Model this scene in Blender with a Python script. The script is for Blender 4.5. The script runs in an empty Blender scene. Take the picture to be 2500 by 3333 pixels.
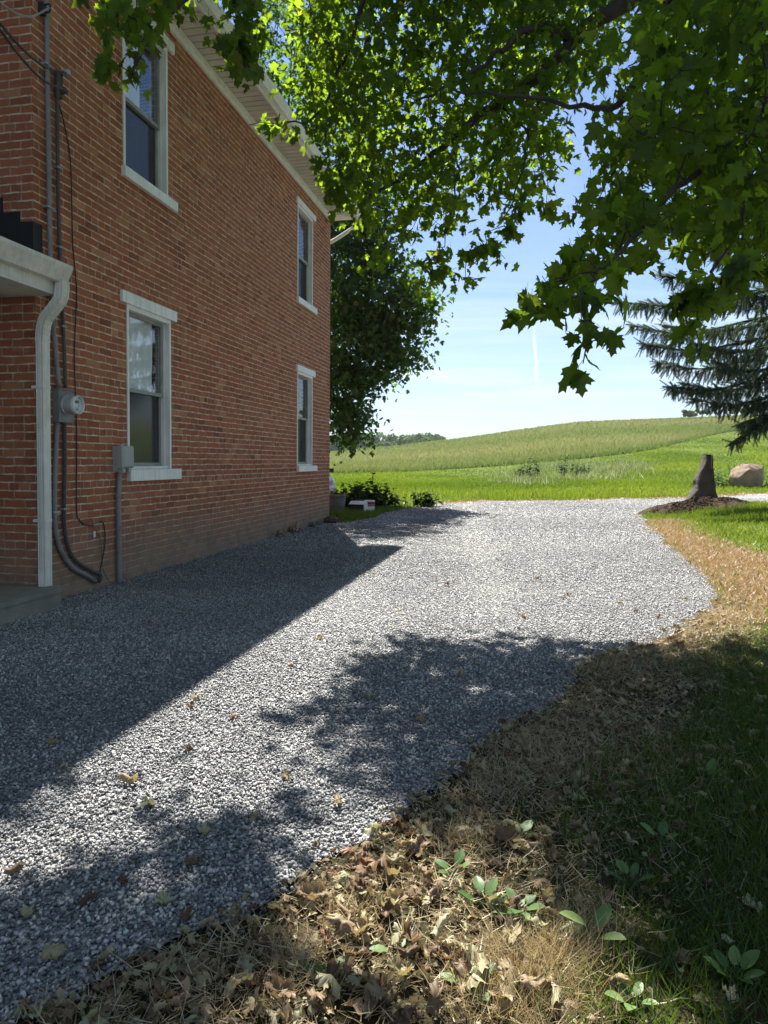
import bpy, math, random
import numpy as np
from mathutils import Vector, Matrix
from mathutils.geometry import tessellate_polygon

rng = np.random.default_rng(7)
random.seed(7)
S = bpy.context.scene
COL = S.collection
R_ = math.radians

# ------------------------------------------------------------------ camera
FPX, CAMH = 2311.0, 1.3
PITCH, ROLL = R_(2.2), R_(0.4)
CY, CX = 1500 + FPX * math.tan(PITCH), 1250.0
CF = np.array([0, math.cos(PITCH), -math.sin(PITCH)])
_u0 = np.array([0, math.sin(PITCH), math.cos(PITCH)])
_r0 = np.array([1.0, 0, 0])
CR = math.cos(ROLL) * _r0 + math.sin(ROLL) * _u0
CU = -math.sin(ROLL) * _r0 + math.cos(ROLL) * _u0
CC = np.array([0, 0, CAMH])

def ray(x, y):
    return CF + (x - CX) / FPX * CR - (y - CY) / FPX * CU

def gnd(x, y, z=0.0):
    d = ray(x, y)
    return CC + d * ((z - CAMH) / d[2])

def at(x, y, Y):
    d = ray(x, y)
    return CC + d * (Y / d[1])

cam = bpy.data.cameras.new('camera')
cam.sensor_fit = 'VERTICAL'
cam.sensor_height = 36.0
cam.lens = FPX / 3333 * 36
cam.shift_y = -(1666.5 - CY) / 3333
cam.clip_start = 0.05
cam.clip_end = 5000
camo = bpy.data.objects.new('camera', cam)
COL.objects.link(camo)
m = Matrix.Identity(4)
for i in range(3):
    m[i][0], m[i][1], m[i][2], m[i][3] = CR[i], CU[i], -CF[i], CC[i]
camo.matrix_world = m
S.camera = camo

# sun: towards-sun vector from the shadow of the eaves
SUNV = np.array([-0.83, 4.72, 6.5])
SUNV /= np.linalg.norm(SUNV)
sun = bpy.data.lights.new('sun', 'SUN')
sun.energy = 5.0
sun.angle = R_(0.53)
sun.color = (1.0, 0.955, 0.88)
suno = bpy.data.objects.new('sun', sun)
COL.objects.link(suno)
suno.location = (0, 0, 30)
suno.rotation_euler = Vector(SUNV).to_track_quat('Z', 'Y').to_euler()

S.view_settings.view_transform = 'Standard'
S.view_settings.look = 'None'
S.view_settings.exposure = 1.78
S.view_settings.gamma = 1.0
S.cycles.max_bounces = 8
S.cycles.diffuse_bounces = 4
S.cycles.glossy_bounces = 3
S.cycles.transmission_bounces = 6
S.cycles.transparent_max_bounces = 12
S.cycles.caustics_reflective = False
S.cycles.caustics_refractive = False
S.cycles.sample_clamp_indirect = 6
try:
    S.cycles.use_denoising = True
except Exception:
    pass

# ------------------------------------------------------------------ node helpers
class NT:
    def __init__(self, tree):
        self.t = tree
        self.n = tree.nodes
        self.l = tree.links
    def node(self, typ, **kw):
        nd = self.n.new(typ)
        for k, v in kw.items():
            if k == 'ins':
                for kk, vv in v.items():
                    sock = nd.inputs[kk]
                    if hasattr(vv, 'is_output') or isinstance(vv, bpy.types.NodeSocket):
                        self.l.new(vv, sock)
                    else:
                        sock.default_value = vv
            else:
                setattr(nd, k, v)
        return nd
    def math(self, op, a, b=0.0, c=0.0, clamp=False):
        nd = self.node('ShaderNodeMath', operation=op, use_clamp=clamp)
        for i, v in enumerate((a, b, c)):
            if isinstance(v, bpy.types.NodeSocket):
                self.l.new(v, nd.inputs[i])
            else:
                nd.inputs[i].default_value = v
        return nd.outputs[0]
    def noise(self, vec, scale, detail=2.0, rough=0.5, dim='3D', dist=0.0):
        nd = self.node('ShaderNodeTexNoise', noise_dimensions=dim)
        if vec is not None:
            self.l.new(vec, nd.inputs['Vector'])
        nd.inputs['Scale'].default_value = scale
        nd.inputs['Detail'].default_value = detail
        nd.inputs['Roughness'].default_value = rough
        nd.inputs['Distortion'].default_value = dist
        return nd
    def ramp(self, fac, stops, interp='LINEAR'):
        nd = self.node('ShaderNodeValToRGB')
        nd.color_ramp.interpolation = interp
        e = nd.color_ramp.elements
        while len(e) < len(stops):
            e.new(0.5)
        for i, (p, c) in enumerate(stops):
            e[i].position = p
            c = (c, c, c) if isinstance(c, (int, float)) else c
            e[i].color = (*c, 1)
        self.l.new(fac, nd.inputs[0])
        return nd.outputs[0]
    def mix(self, fac, a, b, mode='MIX'):
        nd = self.node('ShaderNodeMix', data_type='RGBA', blend_type=mode)
        for idx, v in ((0, fac), (6, a), (7, b)):
            if isinstance(v, bpy.types.NodeSocket):
                self.l.new(v, nd.inputs[idx])
            elif idx == 0:
                nd.inputs[idx].default_value = v
            else:
                nd.inputs[idx].default_value = (*v, 1)
        return nd.outputs[2]
    def attr(self, name):
        return self.node('ShaderNodeAttribute', attribute_name=name)
    def coord(self, which='Object'):
        return self.node('ShaderNodeTexCoord').outputs[which]
    def bump(self, h, strength=0.5, dist=0.01):
        nd = self.node('ShaderNodeBump')
        nd.inputs['Strength'].default_value = strength
        nd.inputs['Distance'].default_value = dist
        self.l.new(h, nd.inputs['Height'])
        return nd.outputs[0]

def new_mat(name):
    mt = bpy.data.materials.new(name)
    mt.use_nodes = True
    nt = NT(mt.node_tree)
    nt.n.clear()
    nt.out = nt.node('ShaderNodeOutputMaterial')
    return mt, nt

def principled(nt, color, rough=0.6, normal=None, spec=0.4, metal=0.0):
    p = nt.node('ShaderNodeBsdfPrincipled')
    for k, v in (('Base Color', color), ('Roughness', rough), ('Specular IOR Level', spec), ('Metallic', metal)):
        if isinstance(v, bpy.types.NodeSocket):
            nt.l.new(v, p.inputs[k])
        elif k == 'Base Color':
            p.inputs[k].default_value = (*v, 1)
        else:
            p.inputs[k].default_value = v
    if normal is not None:
        nt.l.new(normal, p.inputs['Normal'])
    nt.l.new(p.outputs[0], nt.out.inputs[0])
    return p

def simple(name, c1, c2=None, scale=8.0, rough=0.6, bump=0.0, bscale=60.0, spec=0.4, metal=0.0, streak=None):
    mt, nt = new_mat(name)
    co = nt.coord()
    c2 = c2 or tuple(x * 0.75 for x in c1)
    n = nt.noise(co, scale, 5, 0.6)
    col = nt.mix(nt.ramp(n.outputs[0], [(0.35, 0.0), (0.68, 1.0)]), c1, c2)
    if streak:
        mp = nt.node('ShaderNodeMapping', ins={'Vector': co})
        mp.inputs['Scale'].default_value = (40, 40, 1.5)
        n2 = nt.noise(mp.outputs[0], 1.0, 4, 0.6)
        col = nt.mix(nt.ramp(n2.outputs[0], [(0.5, 0.0), (0.8, 0.7)]), col, streak)
    nrm = None
    if bump:
        nb = nt.noise(co, bscale, 4, 0.6)
        nrm = nt.bump(nb.outputs[0], bump, 0.01)
    principled(nt, col, rough, nrm, spec, metal)
    return mt

def foliage(name, stops, trans_gain=1.6, tmix=0.5, gloss=0.06, rough=0.35, tint=(1.0, 1.0, 0.45)):
    """leaf or blade: colour from the per-leaf random value, light passes through"""
    mt, nt = new_mat(name)
    r = nt.attr('rnd').outputs['Fac']
    col = nt.ramp(r, stops)
    geo = nt.coord()
    n = nt.noise(geo, 30.0, 2)
    col = nt.mix(nt.math('MULTIPLY', n.outputs[0], 0.35), col, tuple(0.5 * x for x in stops[len(stops) // 2][1]))
    d = nt.node('ShaderNodeBsdfDiffuse', ins={'Color': col})
    tcol = nt.mix(1.0, col, tuple(trans_gain * x for x in tint), 'MULTIPLY')
    t = nt.node('ShaderNodeBsdfTranslucent', ins={'Color': tcol})
    mx = nt.node('ShaderNodeMixShader', ins={0: tmix, 1: d.outputs[0], 2: t.outputs[0]})
    g = nt.node('ShaderNodeBsdfGlossy', ins={'Roughness': rough, 'Color': (1, 1, 1, 1)})
    mx2 = nt.node('ShaderNodeMixShader', ins={0: gloss, 1: mx.outputs[0], 2: g.outputs[0]})
    nt.l.new(mx2.outputs[0], nt.out.inputs[0])
    return mt

# ------------------------------------------------------------------ mesh helpers
def build(name, V, F, mat=None, parent=None, rnd=None, smooth=False, uv=None, attrs=None):
    """V (n,3); F: array (m,3|4) or list of index lists; one mesh object"""
    me = bpy.data.meshes.new(name)
    if isinstance(F, np.ndarray):
        n, k = F.shape
        me.vertices.add(len(V))
        me.vertices.foreach_set('co', np.asarray(V, np.float32).ravel())
        me.loops.add(n * k)
        me.loops.foreach_set('vertex_index', F.astype(np.int32).ravel())
        me.polygons.add(n)
        me.polygons.foreach_set('loop_start', np.arange(0, n * k, k, dtype=np.int32))
        me.update(calc_edges=True)
        me.validate()
    else:
        me.from_pydata([tuple(map(float, v)) for v in V], [], [tuple(f) for f in F])
        me.update()
    if smooth:
        me.polygons.foreach_set('use_smooth', np.ones(len(me.polygons), bool))
    for nm, arr in ((('rnd', rnd),) if rnd is not None else ()) + tuple((attrs or {}).items()):
        a = me.attributes.new(nm, 'FLOAT', 'POINT')
        a.data.foreach_set('value', np.asarray(arr, np.float32))
    if uv is not None:
        l = me.uv_layers.new(name='UVMap')
        l.data.foreach_set('uv', np.asarray(uv, np.float32).ravel())
    if mat is not None:
        me.materials.append(mat)
    o = bpy.data.objects.new(name, me)
    COL.objects.link(o)
    if parent is not None:
        o.parent = parent
    return o

def tag(o, label=None, cat=None, group=None, kind=None):
    if label: o['label'] = label
    if cat: o['category'] = cat
    if group: o['group'] = group
    if kind: o['kind'] = kind
    return o

def thing(name, label, cat, loc=(0, 0, 0), rz=0.0, group=None):
    o = bpy.data.objects.new(name, None)
    COL.objects.link(o)
    o.location = tuple(float(x) for x in loc)
    o.rotation_euler = (0, 0, rz)
    o.empty_display_size = 0.2
    return tag(o, label, cat, group)

class MB:
    def __init__(self):
        self.v, self.f, self.uv = [], [], []
    def face(self, pts, uvs=None):
        i = len(self.v)
        self.v += [tuple(p) for p in pts]
        self.f.append(list(range(i, i + len(pts))))
        self.uv += list(uvs) if uvs is not None else [(0, 0)] * len(pts)
    def box(self, x0, x1, y0, y1, z0, z1):
        p = lambda a, b, c: (a, b, c)
        q = [p(x0, y0, z0), p(x1, y0, z0), p(x1, y1, z0), p(x0, y1, z0), p(x0, y0, z1), p(x1, y0, z1), p(x1, y1, z1), p(x0, y1, z1)]
        for f in ((3, 2, 1, 0), (4, 5, 6, 7), (0, 1, 5, 4), (1, 2, 6, 5), (2, 3, 7, 6), (3, 0, 4, 7)):
            self.face([q[i] for i in f])
    def tube(self, pts, r, n=8, cap=True, squash=None):
        V, F = tube_arrays(pts, r, n, cap)
        i = len(self.v)
        self.v += [tuple(x) for x in V]
        for f in F:
            self.f.append([int(a) + i for a in f])
            self.uv += [(0, 0)] * len(f)
    def loft(self, rings, closed=True, cap=True):
        """rings: list of equal length loops"""
        i = len(self.v)
        k = len(rings[0])
        for r in rings:
            self.v += [tuple(p) for p in r]
        for a in range(len(rings) - 1):
            for b in range(k if closed else k - 1):
                b2 = (b + 1) % k
                self.f.append([i + a * k + b, i + a * k + b2, i + (a + 1) * k + b2, i + (a + 1) * k + b])
                self.uv += [(0, 0)] * 4
        if cap:
            self.f.append([i + b for b in range(k)][::-1]); self.uv += [(0, 0)] * k
            e = i + (len(rings) - 1) * k
            self.f.append([e + b for b in range(k)]); self.uv += [(0, 0)] * k
    def obj(self, name, mat, parent=None, smooth=False, off=None, uv=False):
        V = np.array(self.v, float)
        if off is not None:
            V = V - np.array(off, float)
        o = build(name, V, self.f, mat, parent, smooth=smooth, uv=self.uv if uv else None)
        return o

def tube_arrays(pts, r, n=8, cap=True):
    P = np.array(pts, float)
    k = len(P)
    rr = np.full(k, r, float) if np.isscalar(r) else np.array(r, float)
    T = np.gradient(P, axis=0)
    T /= np.linalg.norm(T, axis=1)[:, None] + 1e-12
    up = np.array([0, 0, 1.0]) if abs(T[0][2]) < 0.9 else np.array([1.0, 0, 0])
    X = np.cross(up, T[0]); X /= np.linalg.norm(X)
    V = []
    for i in range(k):
        X = X - T[i] * (X @ T[i]); X /= np.linalg.norm(X) + 1e-12
        Y = np.cross(T[i], X)
        a = np.arange(n) / n * 2 * math.pi
        V.append(P[i] + rr[i] * (np.cos(a)[:, None] * X + np.sin(a)[:, None] * Y))
    V = np.concatenate(V)
    F = []
    for i in range(k - 1):
        for j in range(n):
            j2 = (j + 1) % n
            F.append([i * n + j, i * n + j2, (i + 1) * n + j2, (i + 1) * n + j])
    if cap:
        F.append(list(range(n))[::-1])
        F.append([(k - 1) * n + j for j in range(n)])
    return V, F

def smooth_path(pts, sub=4):
    """Catmull-Rom through the points"""
    P = np.array(pts, float)
    Q = np.vstack([2 * P[0] - P[1], P, 2 * P[-1] - P[-2]])
    out = []
    for i in range(1, len(Q) - 2):
        for t in np.arange(sub) / sub:
            a, b, c, d = Q[i - 1], Q[i], Q[i + 1], Q[i + 2]
            out.append(0.5 * (2 * b + (c - a) * t + (2 * a - 5 * b + 4 * c - d) * t * t + (3 * b - a - 3 * c + d) * t ** 3))
    out.append(P[-1])
    return np.array(out)

def norm(v):
    return v / (np.linalg.norm(v, axis=-1, keepdims=True) + 1e-12)

def instances(TV, TF, pos, M, rnd):
    """many copies of one template merged as arrays"""
    n, k = len(pos), len(TV)
    V = np.einsum('nij,kj->nki', M, TV) + pos[:, None, :]
    F = (TF[None] + (np.arange(n) * k)[:, None, None]).reshape(-1, TF.shape[1])
    return V.reshape(-1, 3), F, np.repeat(rnd, k)

def frames(tip, nrm, size):
    """matrices with columns side, tip, normal"""
    tip = norm(tip)
    nrm = norm(nrm - tip * (nrm * tip).sum(1, keepdims=True))
    side = np.cross(tip, nrm)
    return np.stack([side, tip, nrm], axis=2) * np.asarray(size)[:, None, None]

def in_poly(pts, poly):
    x, y = pts[:, 0], pts[:, 1]
    P = np.array(poly, float)
    c = np.zeros(len(pts), bool)
    j = len(P) - 1
    for i in range(len(P)):
        xi, yi, xj, yj = *P[i], *P[j]
        cond = ((yi > y) != (yj > y)) & (x < (xj - xi) * (y - yi) / (yj - yi + 1e-12) + xi)
        c ^= cond
        j = i
    return c

def sample_poly(poly, n):
    P = np.array(poly, float)
    lo, hi = P.min(0), P.max(0)
    out = np.zeros((0, 2))
    while len(out) < n:
        q = lo + rng.random((n * 3, 2)) * (hi - lo)
        out = np.vstack([out, q[in_poly(q, poly)]])
    return out[:n]

def merge(parts):
    V, F, Rn, o = [], [], [], 0
    for v, f, r in parts:
        V.append(v); F.append(f + o); Rn.append(r); o += len(v)
    return np.concatenate(V), np.concatenate(F), np.concatenate(Rn)

# ------------------------------------------------------------------ world
W = bpy.data.worlds.new('World')
S.world = W
W.use_nodes = True
nt = NT(W.node_tree)
nt.n.clear()
wo = nt.node('ShaderNodeOutputWorld')
bg = nt.node('ShaderNodeBackground')
bg.inputs['Strength'].default_value = 0.05
sky = nt.node('ShaderNodeTexSky', sky_type='NISHITA', sun_disc=False)
sky.sun_elevation = math.asin(SUNV[2])
sky.sun_rotation = math.atan2(SUNV[0], SUNV[1]) % (2 * math.pi)
sky.air_density = 1.0
sky.dust_density = 0.25
sky.ozone_density = 2.0
d = nt.coord('Generated')
sep = nt.node('ShaderNodeSeparateXYZ', ins={0: d})
zc = nt.math('MAXIMUM', sep.outputs[2], 0.02)
px = nt.math('DIVIDE', sep.outputs[0], zc)
py = nt.math('DIVIDE', sep.outputs[1], zc)
cmb = nt.node('ShaderNodeCombineXYZ', ins={0: nt.math('MULTIPLY', px, 0.5), 1: py, 2: 0.0})
cl = nt.noise(cmb.outputs[0], 0.55, 7, 0.62, dist=0.6)
cl2 = nt.noise(cmb.outputs[0], 0.16, 3, 0.5)
wisps = nt.math('MULTIPLY', nt.ramp(cl.outputs[0], [(0.44, 0.0), (0.72, 1.0)]), nt.ramp(cl2.outputs[0], [(0.35, 0.15), (0.65, 1.0)]))
# pale band of thin cloud low down
low = nt.ramp(sep.outputs[2], [(0.0, 0.45), (0.1, 0.36), (0.25, 0.12), (0.4, 0.0)])
fac = nt.math('ADD', nt.math('MULTIPLY', wisps, 0.85), low, clamp=True)
# two old contrails, fixed directions in the sky
yy = nt.math('MAXIMUM', sep.outputs[1], 0.05)
az = nt.math('DIVIDE', sep.outputs[0], yy)
el = nt.math('DIVIDE', sep.outputs[2], yy)
wob = nt.noise(d, 22.0, 3, 0.6)
def trail(a0, slope, e0, e1, w, gain):
    off = nt.math('SUBTRACT', az, nt.math('MULTIPLY_ADD', el, slope, a0 - slope * (e0 + e1) / 2))
    off = nt.math('ADD', off, nt.math('MULTIPLY', nt.math('SUBTRACT', wob.outputs[0], 0.5), 0.012))
    lin = nt.math('SUBTRACT', 1.0, nt.math('DIVIDE', nt.math('ABSOLUTE', off), w), clamp=True)
    mid, half = (e0 + e1) / 2, (e1 - e0) / 2
    env = nt.math('SUBTRACT', 1.0, nt.math('POWER', nt.math('DIVIDE', nt.math('ABSOLUTE', nt.math('SUBTRACT', el, mid)), half), 2.0), clamp=True)
    return nt.math('MULTIPLY', nt.math('MULTIPLY', lin, env), gain)
fac = nt.math('ADD', fac, trail(0.2115, -0.06, 0.10, 0.192, 0.0032, 0.95), clamp=True)
fac = nt.math('ADD', fac, trail(0.065, -1.4, 0.11, 0.155, 0.007, 0.45), clamp=True)
skyb = nt.mix(1.0, sky.outputs[0], (0.62, 0.74, 0.88), 'MULTIPLY')
colr = nt.mix(fac, skyb, (5.5, 6.1, 6.6))
nt.l.new(colr, bg.inputs[0])
nt.l.new(bg.outputs[0], wo.inputs[0])

# ------------------------------------------------------------------ terrain
_ex = [(700, 1478), (1000, 1470), (1132, 1460), (1322, 1442), (1490, 1421), (1600, 1406), (1700, 1391), (1884, 1366), (2105, 1358), (2452, 1345), (2900, 1336)]
_ea = np.array([ray(*q)[0] / ray(*q)[1] for q in _ex])
_ee = np.array([ray(*q)[2] / ray(*q)[1] for q in _ex]) - 0.0038
YR = 200.0
def terr(X, Y):
    X, Y = np.asarray(X, float), np.asarray(Y, float)
    a = X / np.maximum(Y, 25.0)
    E = np.interp(a, _ea, _ee)
    zr = CAMH + E * YR
    y0 = np.interp(a, [-0.1, 0.1, 0.35, 0.6], [62, 58, 42, 36])
    t = np.clip((Y - y0) / (YR - y0), 0, 1)
    z = zr * t ** 1.32
    over = np.maximum(Y - YR, 0)
    z = z - np.minimum(over * over * 0.0009 + over * 0.02, 14 + 0 * over)
    return z

def march(x, y):
    d = ray(x, y)
    Ys = np.concatenate([np.arange(2, 60, 0.1), np.arange(60, 230, 0.5)])
    P = CC[None] + d[None] * (Ys / d[1])[:, None]
    hit = np.nonzero(P[:, 2] <= terr(P[:, 0], P[:, 1]))[0]
    return P[hit[0]] if len(hit) else P[-1]

_bd = [(700, 1545), (1075, 1542), (1195, 1539), (1322, 1537), (1448, 1529), (1596, 1520), (1750, 1508), (1900, 1494), (2000, 1483), (2100, 1470), (2230, 1438), (2330, 1414), (2420, 1398), (2520, 1382)]
_bp = np.array([march(*q) for q in _bd])
_ba, _by = _bp[:, 0] / _bp[:, 1], _bp[:, 1]
def meadow(X, Y):
    a = np.asarray(X) / np.maximum(np.asarray(Y), 1.0)
    return np.asarray(Y) - np.interp(a, _ba, _by)

ys = np.concatenate([np.linspace(-14, 0, 8)[:-1], np.linspace(0, 30, 46)[:-1], np.geomspace(30, 210, 120), np.geomspace(214, 1800, 26)])
aa = np.concatenate([np.linspace(-3, -0.7, 14)[:-1], np.linspace(-0.7, 0.8, 150)[:-1], np.linspace(0.8, 3, 14)])
GY, GA = np.meshgrid(ys, aa, indexing='ij')
GX = GA * (GY + 15.0)
GZ = terr(GX, GY)
V = np.stack([GX, GY, GZ], -1).reshape(-1, 3)
nr, nc = GY.shape
ii = np.arange(nr * nc).reshape(nr, nc)
F = np.stack([ii[:-1, :-1], ii[:-1, 1:], ii[1:, 1:], ii[1:, :-1]], -1).reshape(-1, 4)
md = np.clip(meadow(GX, GY) / 3.0 + 0.5, 0, 1).ravel()
md *= (V[:, 1] > 25)

mt, nt = new_mat('field')
co = nt.coord()
n1 = nt.noise(co, 0.35, 5, 0.6)
n2 = nt.noise(co, 4.0, 4, 0.6)
n3 = nt.noise(co, 30.0, 3, 0.6)
mp = nt.node('ShaderNodeMapping', ins={'Vector': co}); mp.inputs['Scale'].default_value = (0.02, 0.07, 0.05)
n4 = nt.noise(mp.outputs[0], 1.0, 5, 0.65)
green = nt.mix(nt.ramp(n1.outputs[0], [(0.35, 0.0), (0.65, 1.0)]), (0.075, 0.105, 0.014), (0.105, 0.135, 0.02))
green = nt.mix(nt.ramp(n3.outputs[0], [(0.4, 0.0), (0.7, 0.8)]), green, (0.05, 0.09, 0.015))
tan = nt.mix(nt.ramp(n4.outputs[0], [(0.4, 0.0), (0.62, 1.0)]), (0.135, 0.15, 0.058), (0.2, 0.18, 0.095))
tan = nt.mix(nt.ramp(n2.outputs[0], [(0.45, 0.0), (0.7, 0.6)]), tan, (0.11, 0.13, 0.03))
col = nt.mix(nt.attr('meadow').outputs['Fac'], green, tan)
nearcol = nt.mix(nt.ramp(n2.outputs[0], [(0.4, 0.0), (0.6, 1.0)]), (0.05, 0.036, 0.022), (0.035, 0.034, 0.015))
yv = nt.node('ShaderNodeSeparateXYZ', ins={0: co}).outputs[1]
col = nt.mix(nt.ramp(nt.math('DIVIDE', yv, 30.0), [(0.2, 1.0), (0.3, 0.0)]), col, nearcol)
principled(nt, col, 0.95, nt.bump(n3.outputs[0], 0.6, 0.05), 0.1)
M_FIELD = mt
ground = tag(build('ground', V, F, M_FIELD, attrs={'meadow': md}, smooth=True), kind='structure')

# ------------------------------------------------------------------ gravel
GE1 = [(-1.16, 15.13), (-1.0, 14.6), (-0.62, 14.85), (0.31, 17.89), (1.36, 20.85), (2.88, 22.92), (5.59, 23.43), (8.72, 25.15), (11.19, 26.09), (16.72, 30.88), (24, 36)]
GE2 = [(24, 29), (17.5, 25.6), (11.94, 22.03), (10.61, 22.0), (9.28, 21.3), (6.96, 18.4), (5.9, 16.29), (5.3, 14.01), (4.73, 11.82), (4.22, 10.21), (3.95, 8.99), (3.52, 7.61), (3.24, 6.75), (2.95, 6.25), (2.24, 5.39), (1.79, 4.93), (1.42, 4.69), (1.2, 4.34), (1.04, 3.98), (0.91, 3.73), (0.61, 3.42), (0.43, 3.12), (0.3, 2.88), (0.1, 2.69), (-0.01, 2.42), (-0.18, 2.26), (-0.31, 2.05), (-0.46, 1.92), (-0.65, 1.79), (-0.81, 1.61), (-0.95, 1.45), (-1.3, 1.0), (-2, 0.4), (-3, -2), (-9, -4), (-9, 5)]
def dens(poly, step):
    out = []
    for i in range(len(poly)):
        a, b = np.array(poly[i], float), np.array(poly[(i + 1) % len(poly)], float)
        L = np.linalg.norm(b - a)
        st = max(step * max(min(a[1], b[1]), 1.0) / 4.0, step * 0.6)
        k = max(1, int(L / st))
        for t in np.arange(k) / k:
            p = a + (b - a) * t
            j = 0.012 * max(p[1], 2.0) if L < 12 else 0
            out.append(p + rng.normal(0, 1, 2) * j * 0.5)
    return np.array(out)
GPOLY = dens(GE1 + GE2 + [(-4.5, 6)], 0.09)
tri = tessellate_polygon([[Vector((p[0], p[1], 0)) for p in GPOLY]])
GV = np.column_stack([GPOLY, np.full(len(GPOLY), 0.012)])

mt, nt = new_mat('gravel')
co = nt.coord()
vo = nt.node('ShaderNodeTexVoronoi', ins={'Vector': co, 'Scale': 62.0})
vo2 = nt.node('ShaderNodeTexVoronoi', ins={'Vector': co, 'Scale': 34.0})
big = nt.noise(co, 1.1, 4, 0.6)
sc = nt.node('ShaderNodeSeparateColor', ins={0: vo.outputs['Color']})
stone = nt.ramp(sc.outputs[0], [(0.0, (0.07, 0.072, 0.08)), (0.4, (0.20, 0.2, 0.205)), (0.7, (0.36, 0.36, 0.355)), (1.0, (0.6, 0.59, 0.56))])
sc2 = nt.node('ShaderNodeSeparateColor', ins={0: vo2.outputs['Color']})
stone = nt.mix(0.35, stone, nt.ramp(sc2.outputs[1], [(0.0, (0.12, 0.125, 0.14)), (1.0, (0.5, 0.5, 0.5))]))
stone = nt.mix(nt.ramp(big.outputs[0], [(0.4, 0.0), (0.75, 0.25)]), stone, (0.42, 0.41, 0.39))
gap = nt.ramp(vo.outputs['Distance'], [(0.45, 0.0), (0.8, 0.75)])
stone = nt.mix(gap, stone, (0.04, 0.042, 0.05))
h = nt.math('SUBTRACT', 1.0, vo.outputs['Distance'])
hh = nt.math('ADD', h, nt.math('MULTIPLY', sc.outputs[1], 0.9))
principled(nt, stone, 0.85, nt.bump(hh, 1.0, 0.016), 0.25)
M_GRAV = mt
tag(build('gravel_driveway', GV, [t for t in tri], M_GRAV), kind='structure')

mt, nt = new_mat('gravel_stone')
r = nt.attr('rnd').outputs['Fac']
c = nt.ramp(r, [(0.0, (0.045, 0.046, 0.048)), (0.3, (0.095, 0.096, 0.098)), (0.55, (0.20, 0.20, 0.197)), (0.8, (0.36, 0.355, 0.34)), (1.0, (0.56, 0.545, 0.51))])
n = nt.noise(nt.coord(), 220.0, 3, 0.6)
c = nt.mix(nt.math('MULTIPLY', n.outputs[0], 0.35), c, (0.17, 0.17, 0.175))
principled(nt, c, 0.55, None, 0.75)
M_STONE = mt

def ico():
    t = (1 + 5 ** 0.5) / 2
    v = np.array([(-1, t, 0), (1, t, 0), (-1, -t, 0), (1, -t, 0), (0, -1, t), (0, 1, t), (0, -1, -t), (0, 1, -t), (t, 0, -1), (t, 0, 1), (-t, 0, -1), (-t, 0, 1)], float)
    f = np.array([(0, 11, 5), (0, 5, 1), (0, 1, 7), (0, 7, 10), (0, 10, 11), (1, 5, 9), (5, 11, 4), (11, 10, 2), (10, 7, 6), (7, 1, 8), (3, 9, 4), (3, 4, 2), (3, 2, 6), (3, 6, 8), (3, 8, 9), (4, 9, 5), (2, 4, 11), (6, 2, 10), (8, 6, 7), (9, 8, 1)])
    return v / np.linalg.norm(v[0]), f
IV, IF = ico()
OV8 = np.array([(1, 0, 0), (-1, 0, 0), (0, 1, 0), (0, -1, 0), (0, 0, 1), (0, 0, -1)], float)
OF8 = np.array([(0, 2, 4), (2, 1, 4), (1, 3, 4), (3, 0, 4), (2, 0, 5), (1, 2, 5), (3, 1, 5), (0, 3, 5)])
def rand_rot(n, flat=0.6):
    q = rng.normal(0, 1, (n, 4)); q[:, 1:3] *= flat
    q /= np.linalg.norm(q, axis=1)[:, None]
    w, x, y, z = q.T
    return np.stack([np.stack([1 - 2 * (y * y + z * z), 2 * (x * y - z * w), 2 * (x * z + y * w)], -1),
                     np.stack([2 * (x * y + z * w), 1 - 2 * (x * x + z * z), 2 * (y * z - x * w)], -1),
                     np.stack([2 * (x * z - y * w), 2 * (y * z + x * w), 1 - 2 * (x * x + y * y)], -1)], 1)
def vn(xy, f, seed=0):
    r_ = np.random.default_rng(seed)
    s = np.zeros(len(xy))
    for k in range(6):
        a = r_.random() * 6.28; w_ = f * (0.6 + 1.2 * r_.random())
        s += np.sin((xy[:, 0] * math.cos(a) + xy[:, 1] * math.sin(a)) * w_ + r_.random() * 6.28)
    return 0.5 + 0.5 * np.tanh(s / 2.2)
parts = []
def scatter_stones(y0, y1, den, smin, smax):
    x0, x1 = -0.6 * y1 - 0.6, 0.62 * y1
    n = int((x1 - x0) * (y1 - y0) * den)
    q = np.column_stack([x0 + rng.random(n) * (x1 - x0), y0 + rng.random(n) * (y1 - y0)])
    q = q[np.abs(q[:, 0]) < 0.575 * q[:, 1] + 0.6]
    q = q[in_poly(q + rng.normal(0, 0.035, q.shape), GPOLY)]
    # not under the house
    o = (q[:, 0] - CORNER[0]) * NN[0] + (q[:, 1] - CORNER[1]) * NN[1]
    q = q[o > -0.02]
    for kk in range(8):
        qq = q[kk::8]
        n = len(qq)
        if y0 > 5:
            tv, tf = OV8 * np.array([1.0, 0.8, 0.6]) + rng.normal(0, 0.2, (6, 3)), OF8
        else:
            tv, tf = IV * (1 + rng.normal(0, 0.18, (12, 1))) * np.array([1.0, 0.72, 0.5]) + rng.normal(0, 0.06, (12, 3)), IF
        s = smin + (smax - smin) * rng.random(n) ** 1.6
        M = rand_rot(n) * s[:, None, None]
        z = 0.014 + rng.random(n) * 0.5 * s
        rv = rng.random(n) ** 1.1
        track = np.exp(-((qq[:, 0] - 1.15 - 0.10 * (qq[:, 1] - 8)) / 0.28) ** 2) + np.exp(-((qq[:, 0] + 0.25 - 0.06 * (qq[:, 1] - 8)) / 0.28) ** 2)
        rv = np.clip(rv + 0.22 * track * np.clip((qq[:, 1] - 4) / 3, 0, 1) + 0.22 * (vn(qq, 0.9, 77) - 0.5) + 0.12 * (vn(qq, 4.0, 78) - 0.5), 0, 1)
        parts.append(instances(tv, tf, np.column_stack([qq, z]), M, rv))
ANG = 0.2048065
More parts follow.
